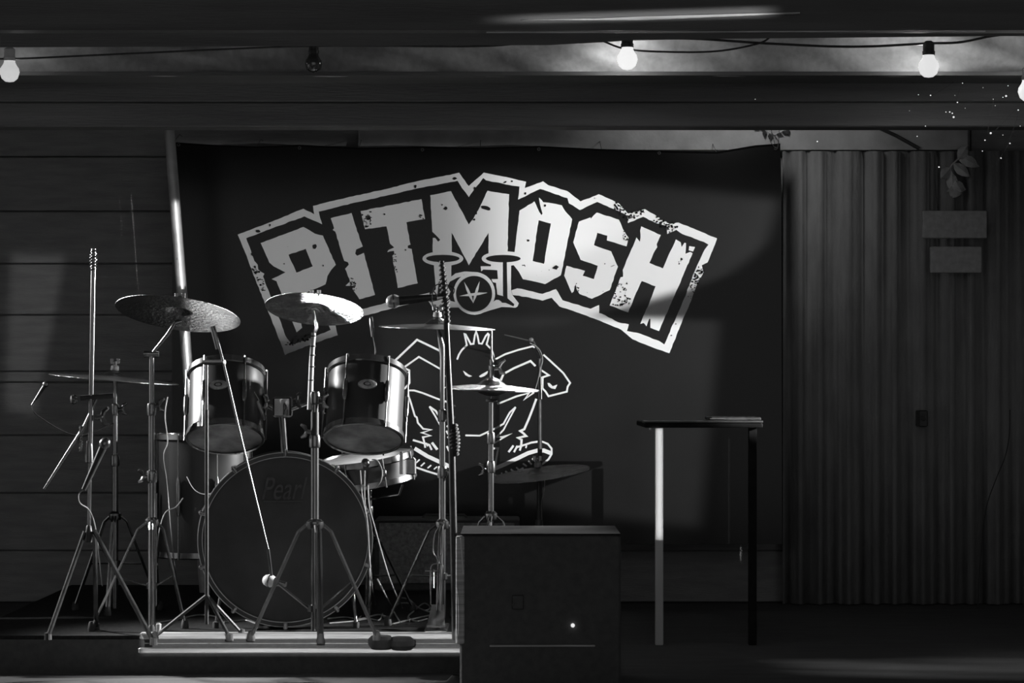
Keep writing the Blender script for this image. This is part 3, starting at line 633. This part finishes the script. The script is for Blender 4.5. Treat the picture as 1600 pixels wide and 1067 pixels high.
MB().lathe([(.004,-.03),(.008,-.03),(.008,-.005),(.012,-.004),(.012,.01),(.008,.012),(.008,.03),(.004,.032)], P(768, 576, 8.4), n=14).build('clutch', 'chrome', sD, smooth=True)
wing(P(771, 575, 8.4), (1, -.2, .1), 'chrome', sD, 1.2)
MB().lathe([(0,0),(.02,.002),(.02,.01),(0,.012)], P(768, 628, 8.4), n=16).build('seat_cup', 'rubber', sD, smooth=True)
ped = MB().bevbox((X(752, 8.1), 8.05, .015), (X(784, 8.1), 8.33, .025), .003).build('pedal', 'steel', sD)
sE = stand('cymbal_stand', 'cymbal stand under the wide flat cymbal at the far left', 'cymbal stand', 180, 8.6,
      [(950, 720, .0105), (720, 640, .009), (640, 594, .007)], 805, 880, [(-.15, .05), (.15, .05), (.0, -.16)], group='cymbal stands', m='steel', wings=((640, 1),))
sF = stand('cymbal_stand', 'short dark stand under the low cymbal behind the flight case', 'cymbal stand', 842, 9.2,
      [(930, 820, .010), (820, 742, .008)], 850, None, [(-.13, .05), (.15, .05), (.0, -.15)], m='black', zf=0.0, group='cymbal stands')

# microphone stands ------------------------------------------------------------
def spring(t, a, b, r, m='rubber', turns=9):
    a = Vector(a); b = Vector(b); mb = MB(); n = turns*10; pts = []
    ax = (b-a).normalized(); u = ax.cross(Vector((0, 1, 0))).normalized(); q = ax.cross(u)
    for i in range(n+1):
        f = i/n; an = f*turns*2*math.pi
        pts.append(a+(b-a)*f+(u*math.cos(an)+q*math.sin(an))*r*math.sin(math.pi*min(max(f, .12), .88))**.4)
    mb.tube(pts, r*.32, 6)
    mb.tube([a, b], r*.75, 10)
    return mb.build('knurled_grip', m, t, smooth=True)
def mic(label, a, b, headr=.024, m='black', grille='steel', group='stage microphones'):
    """a = cable end, b = tip of the grille"""
    a = Vector(a); b = Vector(b); ax = (b-a).normalized(); L = (b-a).length
    t = thing('microphone', label, 'microphone', a, group)
    h = headr
    MB().lathe([(0,0),(h*.42,0),(h*.45,.01),(h*.7,L-2.1*h),(h*.75,L-1.9*h),(0,L-1.9*h)], a, ax, 20).build('body', m, t, smooth=True)
    MB().lathe([(h*.72,L-2*h),(h*.98,L-1.5*h),(h*1.02,L-1.25*h),(h*1.02,L-1.1*h),(h,L-.9*h),(h*.8,L-.35*h),(h*.45,L-.06*h),(0,L)], a, ax, 20).build('grille', grille, t, smooth=True)
    MB().lathe([(h*1.0,L-1.3*h),(h*1.06,L-1.28*h),(h*1.06,L-1.08*h),(h*1.0,L-1.06*h)], a, ax, 20).build('grille_band', 'steel', t, smooth=True)
    return t
# far left stand
d = 7.6; x0 = X(140, d)
m1 = thing('microphone_stand', 'tall thin chrome microphone stand at the far left with ribbed grip on top', 'microphone stand', (x0, d, 0), 'microphone stands')
MB().tube([P(146, 420, d), P(141, 712, d)], .0075, 14).build('tube', 'chrome', m1, smooth=True)
MB().tube([P(141, 712, d), P(139, 828, d)], .0058, 14).build('tube', 'chrome', m1, smooth=True)
spring(m1, P(146, 422, d), P(146.5, 389, d), .010, 'steel', 7)
MB().lathe([(.007,-.035),(.0125,-.032),(.0125,.0),(.011,.02),(.008,.035)], P(139.5, 706, d), n=16).build('clutch', 'steel', m1, smooth=True)
MB().lathe([(.0,-.03),(.01,-.03),(.011,.0),(.008,.02),(0,.03)], P(139, 832, d), n=14).build('hub', 'black', m1, smooth=True)
for (fx, fy, dd) in ((240, 955, 7.5), (75, 962, 7.65), (150, 972, 7.95)):
    f_ = P(fx, fy, dd); f_.z = .01
    lg = MB().tube([P(148 if fx > 140 else 133, 830, d), f_], .0075, 8).build('leg', 'steel', m1, smooth=True)
    MB().lathe([(0,-.01),(.012,-.009),(.011,.012),(0,.016)], f_, n=10).build('rubber_foot', 'rubber', lg)
MB().tube([P(152, 622, d), P(131, 668, d), P(100, 716, d), P(69, 764, d)], [.004, .006, .0052, .0035], 10).build('boom_arm', 'chrome', m1, smooth=True)
MB().tube([P(126, 622, d), P(178, 618, d)], .009, 12).build('swivel_clamp', 'black', m1, smooth=True)
MB().lathe([(0,0),(.012,.002),(.016,.012),(.012,.02),(0,.022)], P(121, 624, d), (-1, -.4, 0), 16).build('knob', 'steel', m1, smooth=True)
wing(P(150, 652, d), (1, -.4, .1), 'chrome', m1, 1.3)
spring(m1, P(126, 705, d), P(126, 665, d), .006, 'steel', 9)
mic('black microphone hanging at a slant on the far left stand', P(131, 765, 7.5), P(168, 684, 7.5), .017)
tag(MB().tube(smoothpath(pxpath([(131,765,7.5),(123,772,7.5),(125,786,7.5),(140,798,7.55),(150,830,7.7),(160,915,8.2)], 7.5)), .002, 6).build('cable', 'sheen', smooth=True), 'thin cable looping from the slanted microphone at the far left', 'cable')
MB().tube(smoothpath(pxpath([(180,660,8.6),(120,680,8.5),(60,650,8.4),(50,634,8.4)], 8.5)), .002, 8).build('gooseneck', 'matte', sE, smooth=True)
ov = mic('slim microphone under the left end of the flat cymbal', P(50, 633, 8.4), P(74, 596, 8.4), .010)
# stand with the long slanted boom to the bass drum
m2 = thing('microphone_stand', 'short stand with long slanted boom reaching down to the bass drum', 'microphone stand', (X(323, 7.68), 7.68, 0), 'microphone stands')
MB().tube([P(323, 975, 7.68), P(323, 640, 7.68)], .0062, 12).build('tube', 'black', m2, smooth=True)
MB().tube([P(323, 745, 7.68), P(323, 562, 7.68)], .0045, 12).build('tube', 'steel', m2, smooth=True)
MB().tube([P(318, 566, 7.66), P(351, 566, 7.62)], .008, 12).build('swivel_clamp', 'black', m2, smooth=True)
MB().tube([P(336, 516, 7.62), P(349, 566, 7.62), P(378, 690, 7.6), P(419, 858, 7.6)], [.0035, .0042, .004, .003], 10).build('boom_arm', 'chrome', m2, smooth=True)
MB().tube([P(332, 510, 7.63), P(341, 545, 7.63)], .0085, 12).build('counterweight', 'steel', m2, smooth=True)
for s_ in ((-.16, -.02), (.1, .14), (.08, -.1)):
    lg = MB().tube([P(323, 930, 7.68), (X(323, 7.68)+s_[0], 7.68+s_[1]*.6, .01)], .006, 8).build('leg', 'black', m2, smooth=True)
    MB().lathe([(0,-.01),(.011,-.009),(.010,.012),(0,.016)], (X(323, 7.68)+s_[0], 7.68+s_[1]*.6, .01), n=10).build('rubber_foot', 'rubber', lg)
mic('bass drum microphone aimed at the drum head behind a tripod leg', P(447, 913, 7.72), P(411, 905, 7.74), .020, 'steel', 'paint')
MB().tube([P(419, 858, 7.6), P(422, 880, 7.64), P(424, 898, 7.7)], .0045, 10).build('holder', 'black', m2, smooth=True)
# centre black stand with vocal microphone pointing left
d = 7.45
m3 = thing('microphone_stand', 'black microphone pole rising in front of the banner emblem, ribbed at its top', 'microphone stand', (X(713, d), d, FZ), 'microphone stands')
MB().tube([P(697, 500, d), P(706, 700, d), P(712, 1000, d)], [.0085, .0105, .0115], 14).build('tube', 'black', m3, smooth=True)
spring(m3, P(699, 505, d), P(690, 408, d), .011, 'rubber', 14)
spring(m3, P(711, 712, d), P(709, 662, d), .014, 'rubber', 9)
MB().lathe([(.0,-.01),(.10,-.008),(.11,0),(.03,.012),(.012,.03)], (X(713, d), 7.4, FZ+.01), n=28).build('round_base', 'black', m3, smooth=True)
MB().tube([P(693, 462, d), P(672, 468, 7.42)], .009, 12).build('swivel_clamp', 'black', m3, smooth=True)
mic('vocal microphone pointing left with its round grille below the letter T', P(683, 464, 7.42), P(603, 472, 7.42), .0205, grille='badge')
tag(MB().tube(smoothpath(pxpath([(684,464),(677,455),(675,470),(680,484),(690,478),(706,462),(710,452),(700,446),(685,444),(678,450),(675,462)], 7.4)), .0018, 6).build('cable', 'cord', smooth=True), 'thin cable coiled around the top of the black microphone pole', 'cable')
# right stand in front of the drawing
d = 9.72
m4 = thing('microphone_stand', 'thin dark microphone stand crossing the shoe of the drawn drummer at right', 'microphone stand', (X(844, d), d, FZ), 'microphone stands')
MB().tube([(X(844, d), d, .0), P(843.5, 690, d)], .0095, 14).build('tube', 'black', m4, smooth=True)
MB().tube([P(843.5, 690, d), P(843, 560, d)], .0085, 14).build('tube', 'black', m4, smooth=True)
MB().tube([P(846, 624, d-.012), P(845, 589, d-.012)], .0045, 10).build('lit_segment', 'steel', m4, smooth=True)  # bright tube stands for the lit stretch of the dark pole
MB().tube([P(846, 562, d), P(834, 534, d), P(788, 523, d)], [.006, .0045, .0025], 10).build('boom_arm', 'black', m4, smooth=True)
MB().lathe([(0,-.01),(.009,-.009),(.009,.009),(0,.01)], P(830, 531, d), (0, 1, 0), 12).build('knob', 'chrome', m4, smooth=True)
for s_ in ((-.18, 0), (.16, .08), (.06, -.18)):
    lg = MB().tube([P(844, 900, d), (X(844, d)+s_[0], d+s_[1], .012)], .006, 8).build('leg', 'black', m4, smooth=True)
    MB().lathe([(0,-.012),(.011,-.01),(.010,.012),(0,.016)], (X(844, d)+s_[0], d+s_[1], .012), n=10).build('rubber_foot', 'rubber', lg)
tag(MB().tube(smoothpath(pxpath([(828,536),(838,541),(845,550),(848,562),(844,580),(839,600),(836,610)], d-.02)), .0016, 6).build('cable', 'sheen', smooth=True), 'thin bright cable arching from the boom above the hi-hat', 'cable')
tag(MB().tube(smoothpath(pxpath([(848,730),(851,750),(850,770),(846,790),(848,860),(838,912)], d-.03)), .0014, 6).build('cable', 'sheen', smooth=True), 'thin cable hanging down from the right microphone stand', 'cable')

# ------------------------------------------------------------------ drums
def drum(name, label, c, ax, r, L, nlug, front='head', back='head', m='shell', cat='drum', hoop='chrome', lugm='chrome', group=None, lrot=.5):
    """c = centre of the face seen, ax = direction away from that face"""
    c = Vector(c); ax = Vector(ax).normalized(); t = thing(name, label, cat, c, group)
    MB().lathe([(r,.004),(r,L-.004)], c, ax, 64).build('shell', m, t, smooth=True)
    MB().lathe([(0,0),(r*1.0,0),(r*1.0,.006),(0,.006)], c, ax, 64).build('bottom_head' if name != 'bass_drum' else 'front_head', front, t, smooth=True)
    MB().lathe([(0,L-.006),(r*1.0,L-.006),(r*1.0,L),(0,L)], c, ax, 64).build('batter_head', back, t, smooth=True)
    for h0, h1 in ((-.006, .016), (L-.016, L+.006)):
        MB().lathe([(r*.985,h0),(r+.005,h0-.001),(r+.008,h0+.003),(r+.006,h1),(r+.001,h1),(r*.985,h0+.003)], c, ax, 64, close=True).build('hoop', hoop, t, smooth=True)
    u = ax.cross(Vector((0, 1, 0)) if abs(ax.y) < .8 else Vector((0, 0, 1))).normalized(); q = ax.cross(u)
    for k_ in range(nlug):
        a_ = 2*math.pi*(k_+lrot)/nlug; e = u*math.cos(a_)+q*math.sin(a_)
        p0 = c+e*(r+.009)
        lg = MB().tube([p0+ax*(L*.34), p0+ax*(L*.40), p0+ax*(L*.60), p0+ax*(L*.66)], [.005, .009, .009, .005], 10)
        o = lg.build('lug', lugm, t, smooth=True)
        rd = MB().tube([p0-ax*.008+e*.002, p0+ax*(L+.008)+e*.002], .0028, 8); rd.build('tension_rod', lugm, o)
    return t
ang = math.radians(6)
bax = Vector((-math.sin(ang)*1.0, math.cos(ang), 0))
BC = P(446, 853, 8.0); BR = px2(8.0, 130); BC.z = BR+.02
bd = drum('bass_drum', 'large bass drum with black front head and faded script lettering', BC, bax, BR, .42, 10, hoop='shell', group=None)
bf = bax.cross(Vector((0, 0, 1))).normalized()
MB().lathe([(BR-.001,-.010),(BR+.011,-.010),(BR+.012,.02),(BR+.004,.022),(BR-.001,.002)], BC, bax, 80, close=True).build('front_hoop', 'shell', bd, smooth=True)
for rr in (BR+.0125, BR-.002):
    MB().lathe([(rr-.0012,-.011),(rr+.0012,-.0115),(rr+.0014,-.008),(rr-.0012,-.008)], BC, bax, 96, close=True).build('hoop_highlight', 'pole', bd, smooth=True)  # pale rings stand for highlights along the hoop edges
for k_ in range(10):
    a_ = 2*math.pi*(k_+.5)/10; e = bf*math.cos(a_)+Vector((0, 0, 1))*math.sin(a_)
    p0 = BC+e*(BR+.010)
    MB().tube([p0-bax*.016-e*.01, p0-bax*.018+e*.004, p0+bax*.01+e*.008, p0+bax*.05+e*.006], [.006, .008, .007, .004], 8).build('claw', 'steel' if k_ % 3 else 'chrome', bd, smooth=True)
# lettering on the head
cv = bpy.data.curves.new('txt', 'FONT'); cv.body = 'Pearl'; cv.size = .105; cv.shear = .35; cv.align_x = 'CENTER'; cv.extrude = .0004; cv.space_character = 1.0
to = bpy.data.objects.new('txt', cv); C.objects.link(to)
dg = bpy.context.evaluated_depsgraph_get(); me = bpy.data.meshes.new_from_object(to.evaluated_get(dg)); bpy.data.objects.remove(to)
me.name = 'head_lettering'; me.materials.clear(); me.materials.append(M['print'])
lo = bpy.data.objects.new('head_lettering', me); C.objects.link(lo); lo.parent = bd
lo.rotation_euler = (math.pi/2, 0, ang); lo.scale = (.66, 1, 1); lo.location = P(441, 780, 7.985)-BC
MB().bevbox(P(412, 784, 7.982), (X(472, 7.982), 7.988, Z(782.5, 7.982)), .0003).build('underline', 'print', bd)
for s_ in (-1, 1):
    f_ = Vector((BC.x+s_*.23, 8.02, .01))
    lg = MB().tube([BC+Vector((s_*BR*.78, .07, -BR*.5)), f_], .006, 10).build('spur', 'chrome', bd, smooth=True)
    MB().lathe([(0,-.01),(.010,-.009),(.010,.01),(0,.014)], f_, n=10).build('rubber_foot', 'rubber', lg)
# tom holder on the bass drum
MB().tube([BC+bax*.12+Vector((0, 0, BR*.97)), P(440, 640, 8.1)], .011, 14).build('tom_post', 'chrome', bd, smooth=True)
MB().bevbox(P(426, 652, 8.07), (X(456, 8.1), 8.13, Z(620, 8.1)), .006).build('tom_clamp', 'steel', bd)
MB().tube([P(430, 640, 8.1), P(400, 622, 8.1), P(388, 640, 8.08)], .008, 12).build('tom_arm', 'chrome', bd, smooth=True)
MB().tube([P(452, 640, 8.1), P(500, 622, 8.1), P(530, 636, 8.08)], .008, 12).build('tom_arm', 'chrome', bd, smooth=True)
wing(P(419, 628, 8.05), (-.3, -1, 0), 'chrome', bd, 1.2); wing(P(462, 625, 8.05), (.5, -1, 0), 'chrome', bd, 1.2); wing(P(446, 640, 8.06), (0, -1, 0), 'chrome', bd)
def tom(label, cx, cy, d, r, roll, badge_px, lab_b):
    ax = Vector((roll, .46, 1)).normalized()
    LR = .06
    c = P(cx, cy, d); t = drum('tom_drum', label, c, ax, r, .235, 6, front='clearhead', back='white', group='rack toms', lrot=LR)
    SXB, SYB = .55, 1.0
    # oval badge on the shell side facing the camera
    bp = P(badge_px[0], badge_px[1], d)
    h = .135; e = (Vector((0, -1, 0))-ax*Vector((0, -1, 0)).dot(ax)).normalized()
    side = ax.cross(e); off = (bp.x-(c+ax*h).x)
    th = math.asin(max(-.9, min(.9, off/r))); e2 = (e*math.cos(th)+Vector((1, 0, 0))*math.sin(th)); e2 = (e2-ax*e2.dot(ax)).normalized()
    q = c+ax*h+e2*(r+.0005)
    b = MB().lathe([(0,.004),(.022,.004),(.029,.003),(.031,-.001),(.031,-.004)], q, e2, 28, sx=SXB, sy=SYB).build('badge', 'badge', t, smooth=True)
    MB().lathe([(.009,.0042),(.011,.0052),(.0135,.0042)], q, e2, 20, sx=SXB, sy=SYB).build('badge_emblem', 'shell', b, smooth=True)
    return t
tom('rack tom with grey bottom head facing out, right of the tall cymbal stand', 568, 684, 7.95, px2(7.95, 60), 0.03, (575, 603), '')
tom('rack tom with silver badge behind the slanted boom, left of the tall cymbal stand', 352, 684, 7.98, px2(7.98, 58), -0.03, (345, 605), '')
# floor tom
ft = drum('floor_tom', 'dark floor tom standing behind the bass drum at left', (X(318, 8.62), 8.62, .2), (0, .0, 1), .165, .42, 8, back='white', cat='drum')
for a_ in (-2.6, -.55, 1.57):
    p0 = Vector((X(318, 8.62)+math.cos(a_)*.178, 8.62+math.sin(a_)*.178, 0))
    lg = MB().tube([p0+Vector((0, 0, .42)), p0+Vector((0, 0, .03)), p0+Vector((math.cos(a_)*.02, math.sin(a_)*.02, .01))], .006, 10).build('leg', 'chrome', ft, smooth=True)
    MB().lathe([(0,-.01),(.012,-.009),(.011,.012),(0,.016)], p0+Vector((math.cos(a_)*.02, math.sin(a_)*.02, .01)), n=10).build('rubber_foot', 'rubber', lg)
# snare drum and stand
sax = Vector((-.15, -.11, 1)).normalized()
sn = drum('snare_drum', 'snare drum with white coated head behind the right rack tom', P(577, 752, 8.5), sax, px2(8.5, 72), .085, 8, back='white', group=None)
sn['label'] = 'snare drum with white coated head under the right rack tom'
MB().bevbox(P(624, 741, 8.26), (X(630, 8.26), 8.275, Z(706, 8.26)), .002).build('strainer', 'chrome', sn)
MB().bevbox(P(634, 742, 8.28), (X(650, 8.28), 8.31, Z(716, 8.28)), .004).build('strainer', 'steel', sn)
st = stand('snare_stand', 'low chrome snare stand behind the bass drum', 'snare stand', 577, 8.55, [(960, 800, .010), (800, 775, .009)], 840, 900, [(-.15, .05), (.15, .05), (0, -.15)], m='steel')
for a_ in (-.6, 1.6, 3.7):
    MB().tube([P(577, 780, 8.55), P(577, 780, 8.55)+Vector((math.cos(a_)*.13, math.sin(a_)*.13, .02)), P(577, 780, 8.55)+Vector((math.cos(a_)*.145, math.sin(a_)*.145, .055))], .005, 8).build('basket_arm', 'steel', st, smooth=True)
# clip-on microphones
def clipmic(label, a, b, d):
    t = thing('clip_microphone', label, 'microphone', P(a[0], a[1], d), 'clip-on drum microphones')
    MB().tube(pxpath([a, ((a[0]+b[0])/2+3, (a[1]+b[1])/2), b], d), [.0025, .0025, .002], 8).build('gooseneck', 'black', t, smooth=True)
    p = P(b[0], b[1], d); q = P(a[0], a[1], d); ax = (p-q).normalized()
    MB().lathe([(0,-.03),(.005,-.03),(.0065,.0),(.0065,.03),(.003,.036),(0,.036)], p, ax, 12).build('capsule', 'steel', t, smooth=True)
clipmic('slim clip-on microphone standing upright above the right rack tom', (586, 575), (581, 512), 8.05)
clipmic('clip-on microphone bent over the rim of the left rack tom', (398, 612), (408, 640), 7.86)
mic('snare microphone hanging between bass drum and snare drum', P(572, 760, 8.05), P(571, 716, 8.05), .014)
tag(MB().tube(smoothpath(pxpath([(581,718),(590,720),(597,735),(595,752),(586,762)], 8.0)), .0022, 6).build('cable', 'sheen', smooth=True), 'loop of cable beside the snare microphone', 'cable')
# bass drum pedal, amp behind, misc stands behind the riser
pd = thing('bass_pedal', 'chrome drum pedal with coil spring at the foot of the right cymbal stand', 'pedal', P(682, 955, 7.95))
pd.location.z = 0
fr = MB()
fr.tube(smoothpath(pxpath([(686,822),(679,836),(677,862),(683,872),(683,880),(673,888),(673,945)], 7.97), 5), .0022, 8)
fr.tube(smoothpath(pxpath([(691,822),(692,845),(691,862),(686,872),(686,880),(692,888),(684,942)], 7.97), 5), .0022, 8)
fr.build('frame', 'chrome', pd, smooth=True)
sp_ = MB(); pts = []
for i in range(120):
    f_ = i/119; an = f_*12*2*math.pi; p = P(676, 890, 7.96).lerp(P(676, 918, 7.96), f_); pts.append(p+Vector((math.cos(an)*.0055, math.sin(an)*.0055, 0)))
sp_.tube(pts, .0011, 5).build('spring', 'chrome', pd, smooth=True)
MB().bevbox((X(664, 7.9), 7.82, .004), (X(700, 7.9), 8.06, .014), .003).build('base_plate', 'steel', pd)
MB().tube([P(664, 892, 7.97), P(685, 892, 7.97)], .004, 10).build('axle', 'chrome', pd, smooth=True)
MB().add([(X(668,7.9),7.84,.02),(X(696,7.9),7.84,.02),(X(692,7.9),8.04,.07),(X(672,7.9),8.04,.07),(X(668,7.9),7.84,.026),(X(696,7.9),7.84,.026),(X(692,7.9),8.04,.076),(X(672,7.9),8.04,.076)], [(0,3,2,1),(4,5,6,7),(0,1,5,4),(1,2,6,5),(2,3,7,6),(3,0,4,7)]).build('footboard', 'steel', pd)
am = thing('amplifier', 'grey cloth fronted amplifier cabinet behind the drums, right of the bass drum', 'amplifier', (X(660, 9.45), 9.6, 0))
MB().bevbox((X(584, 9.45), 9.46, 0), (X(812, 9.45), 9.72, Z(812, 9.45)), .006).build('cabinet', 'case', am)
MB().bevbox((X(592, 9.45), 9.45, .03), (X(804, 9.45), 9.462, Z(817, 9.45)), .003).build('grille_cloth', 'grille', am)
MB().bevbox((X(592, 9.45), 9.447, Z(814.5, 9.45)), (X(804, 9.45), 9.46, Z(812.5, 9.45)), .001).build('top_trim', 'case', am)
MB().tube([P(660, 809, 9.6), P(665, 804, 9.6), P(725, 804, 9.6), P(730, 809, 9.6)], .005, 8).build('handle', 'black', am)

# floor clutter: cables each its own thing
def cable(label, pts, d0=7.85, r=.0026, m='sheen', ztop=False):
    q = []
    for a in pts:
        dd = a[2] if len(a) > 2 else None
        if dd: q.append(P(a[0], a[1], dd))
        else:                       # lies on the riser carpet: depth from the height of the pixel
            D = CZ*F/(a[1]-HY); D = min(max(D, 7.83), 9.6); q.append(Vector((X(a[0], D), D, r+.0005)))
    tag(MB().tube(smoothpath(q, 7), r, 6).build('cable', m, smooth=True), label, 'cable')
cable('cable falling straight from the snare microphone to the floor', [(570,735,8.02),(570,780,8.02),(576,850,8.0),(580,900,8.0),(586,945),(600,965)])
cable('cable swinging from the snare microphone across the amplifier', [(575,758,8.02),(577,790,8.0),(586,825,8.0),(600,875,7.98),(612,912,7.96),(628,950),(640,972)])
cable('cable down the right edge of the bass drum', [(563,735,8.0),(566,775,7.98),(574,815,7.97),(577,870,7.96),(578,930,7.95),(572,955),(560,968)])
cable('cable running forward on the riser from the snare stand', [(590,905,8.0),(600,925,7.98),(611,948),(618,962),(625,974)], r=.003)
cable('long straight cable lying on the riser at right', [(607,978),(640,970),(684,960)], r=.003)
cable('tangled cable loop on the riser beside the pedal', [(628,935),(640,938),(650,948),(664,955),(672,950),(662,944),(648,955),(638,965),(650,972),(668,968)])
cable('upper loop of the cable tangle on the riser', [(612,955),(622,945),(640,944),(655,952),(672,957),(690,948)], r=.0028)
cable('flat cable crossing the riser between the tripod legs', [(512,968),(540,966),(560,969),(590,962),(606,966)], r=.003)
cable('cable curved around the right tripod foot', [(515,975),(550,972),(575,968),(592,970),(598,960)], r=.0025)
cable('cable lying on the riser left of the tall cymbal stand', [(350,974),(370,972),(386,971),(402,976),(420,974),(440,977)], r=.003)
cable('cable lying on the riser under the left cymbal stand', [(236,976),(262,972),(290,966),(315,962),(345,966)], r=.0028)
cable('cable hanging behind the left cymbal stand', [(262,620,8.3),(258,650,8.3),(262,690,8.3),(256,712,8.3),(262,760,8.3),(270,860,8.3),(280,940)], r=.002)
cable('cable curving under the left rack tom to the bass drum', [(292,745,8.1),(303,764,8.05),(318,772,8.02),(336,768,8.0),(345,750,8.3)], r=.0014)
cable('cable sweeping down from the left stand to the floor tom leg', [(286,778,8.1),(275,792,8.1),(256,805,8.1),(245,860,8.15),(250,930)], r=.0022)
for i, q in enumerate(([(245,960),(252,958)], [(300,955),(296,962)])): pass
ta = MB().bevbox((X(243, 7.86), 7.86, .0), (X(251, 7.86), 7.88, .032), .004).build('tape_roll', 'paint'); tag(ta, 'small pale block on the riser by the left tripod foot', 'block')
ta.name = 'small_block'

# ------------------------------------------------------------------ table at right
d = 8.6
tb = thing('folding_table', 'dark topped table with one lit white leg at right', 'table', (X(1095, d), 8.85, FZ))
MB().bevbox((X(1006, d), 8.56, Z(668, d)), (X(1190, d), 9.1, Z(660, d)), .003).build('table_top', 'matte', tb)
MB().bevbox((X(1003, d), 8.55, Z(660, d)), (X(1190, d), 8.57, Z(657, d)), .001).build('edge_trim', 'black', tb)
for px, dd, m_ in ((1030, 8.62, 'paint'), (1176, 8.62, 'matte'), (1030, 9.03, 'matte'), (1176, 9.03, 'matte')):  # the other legs are coloured black in place of shade
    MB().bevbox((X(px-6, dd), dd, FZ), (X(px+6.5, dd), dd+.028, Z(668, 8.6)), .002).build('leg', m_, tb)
MB().bevbox((X(1014, 8.57), 8.575, Z(672, 8.57)), (X(1018, 8.57), 8.60, Z(664, 8.57)), .001).build('bracket', 'steel', tb)
lp = thing('keyboard_case', 'slim dark case lying flat on the right hand table', 'case', P(1148, 657, 8.75))
MB().bevbox((X(1108, 8.7), 8.62, Z(657, 8.6)), (X(1186, 8.7), 8.9, Z(652, 8.6)), .003).build('body', 'black', lp)
MB().bevbox((X(1106, 8.7), 8.612, Z(655, 8.6)), (X(1130, 8.7), 8.62, Z(653.5, 8.6)), .0006).build('latch', 'steel', lp)
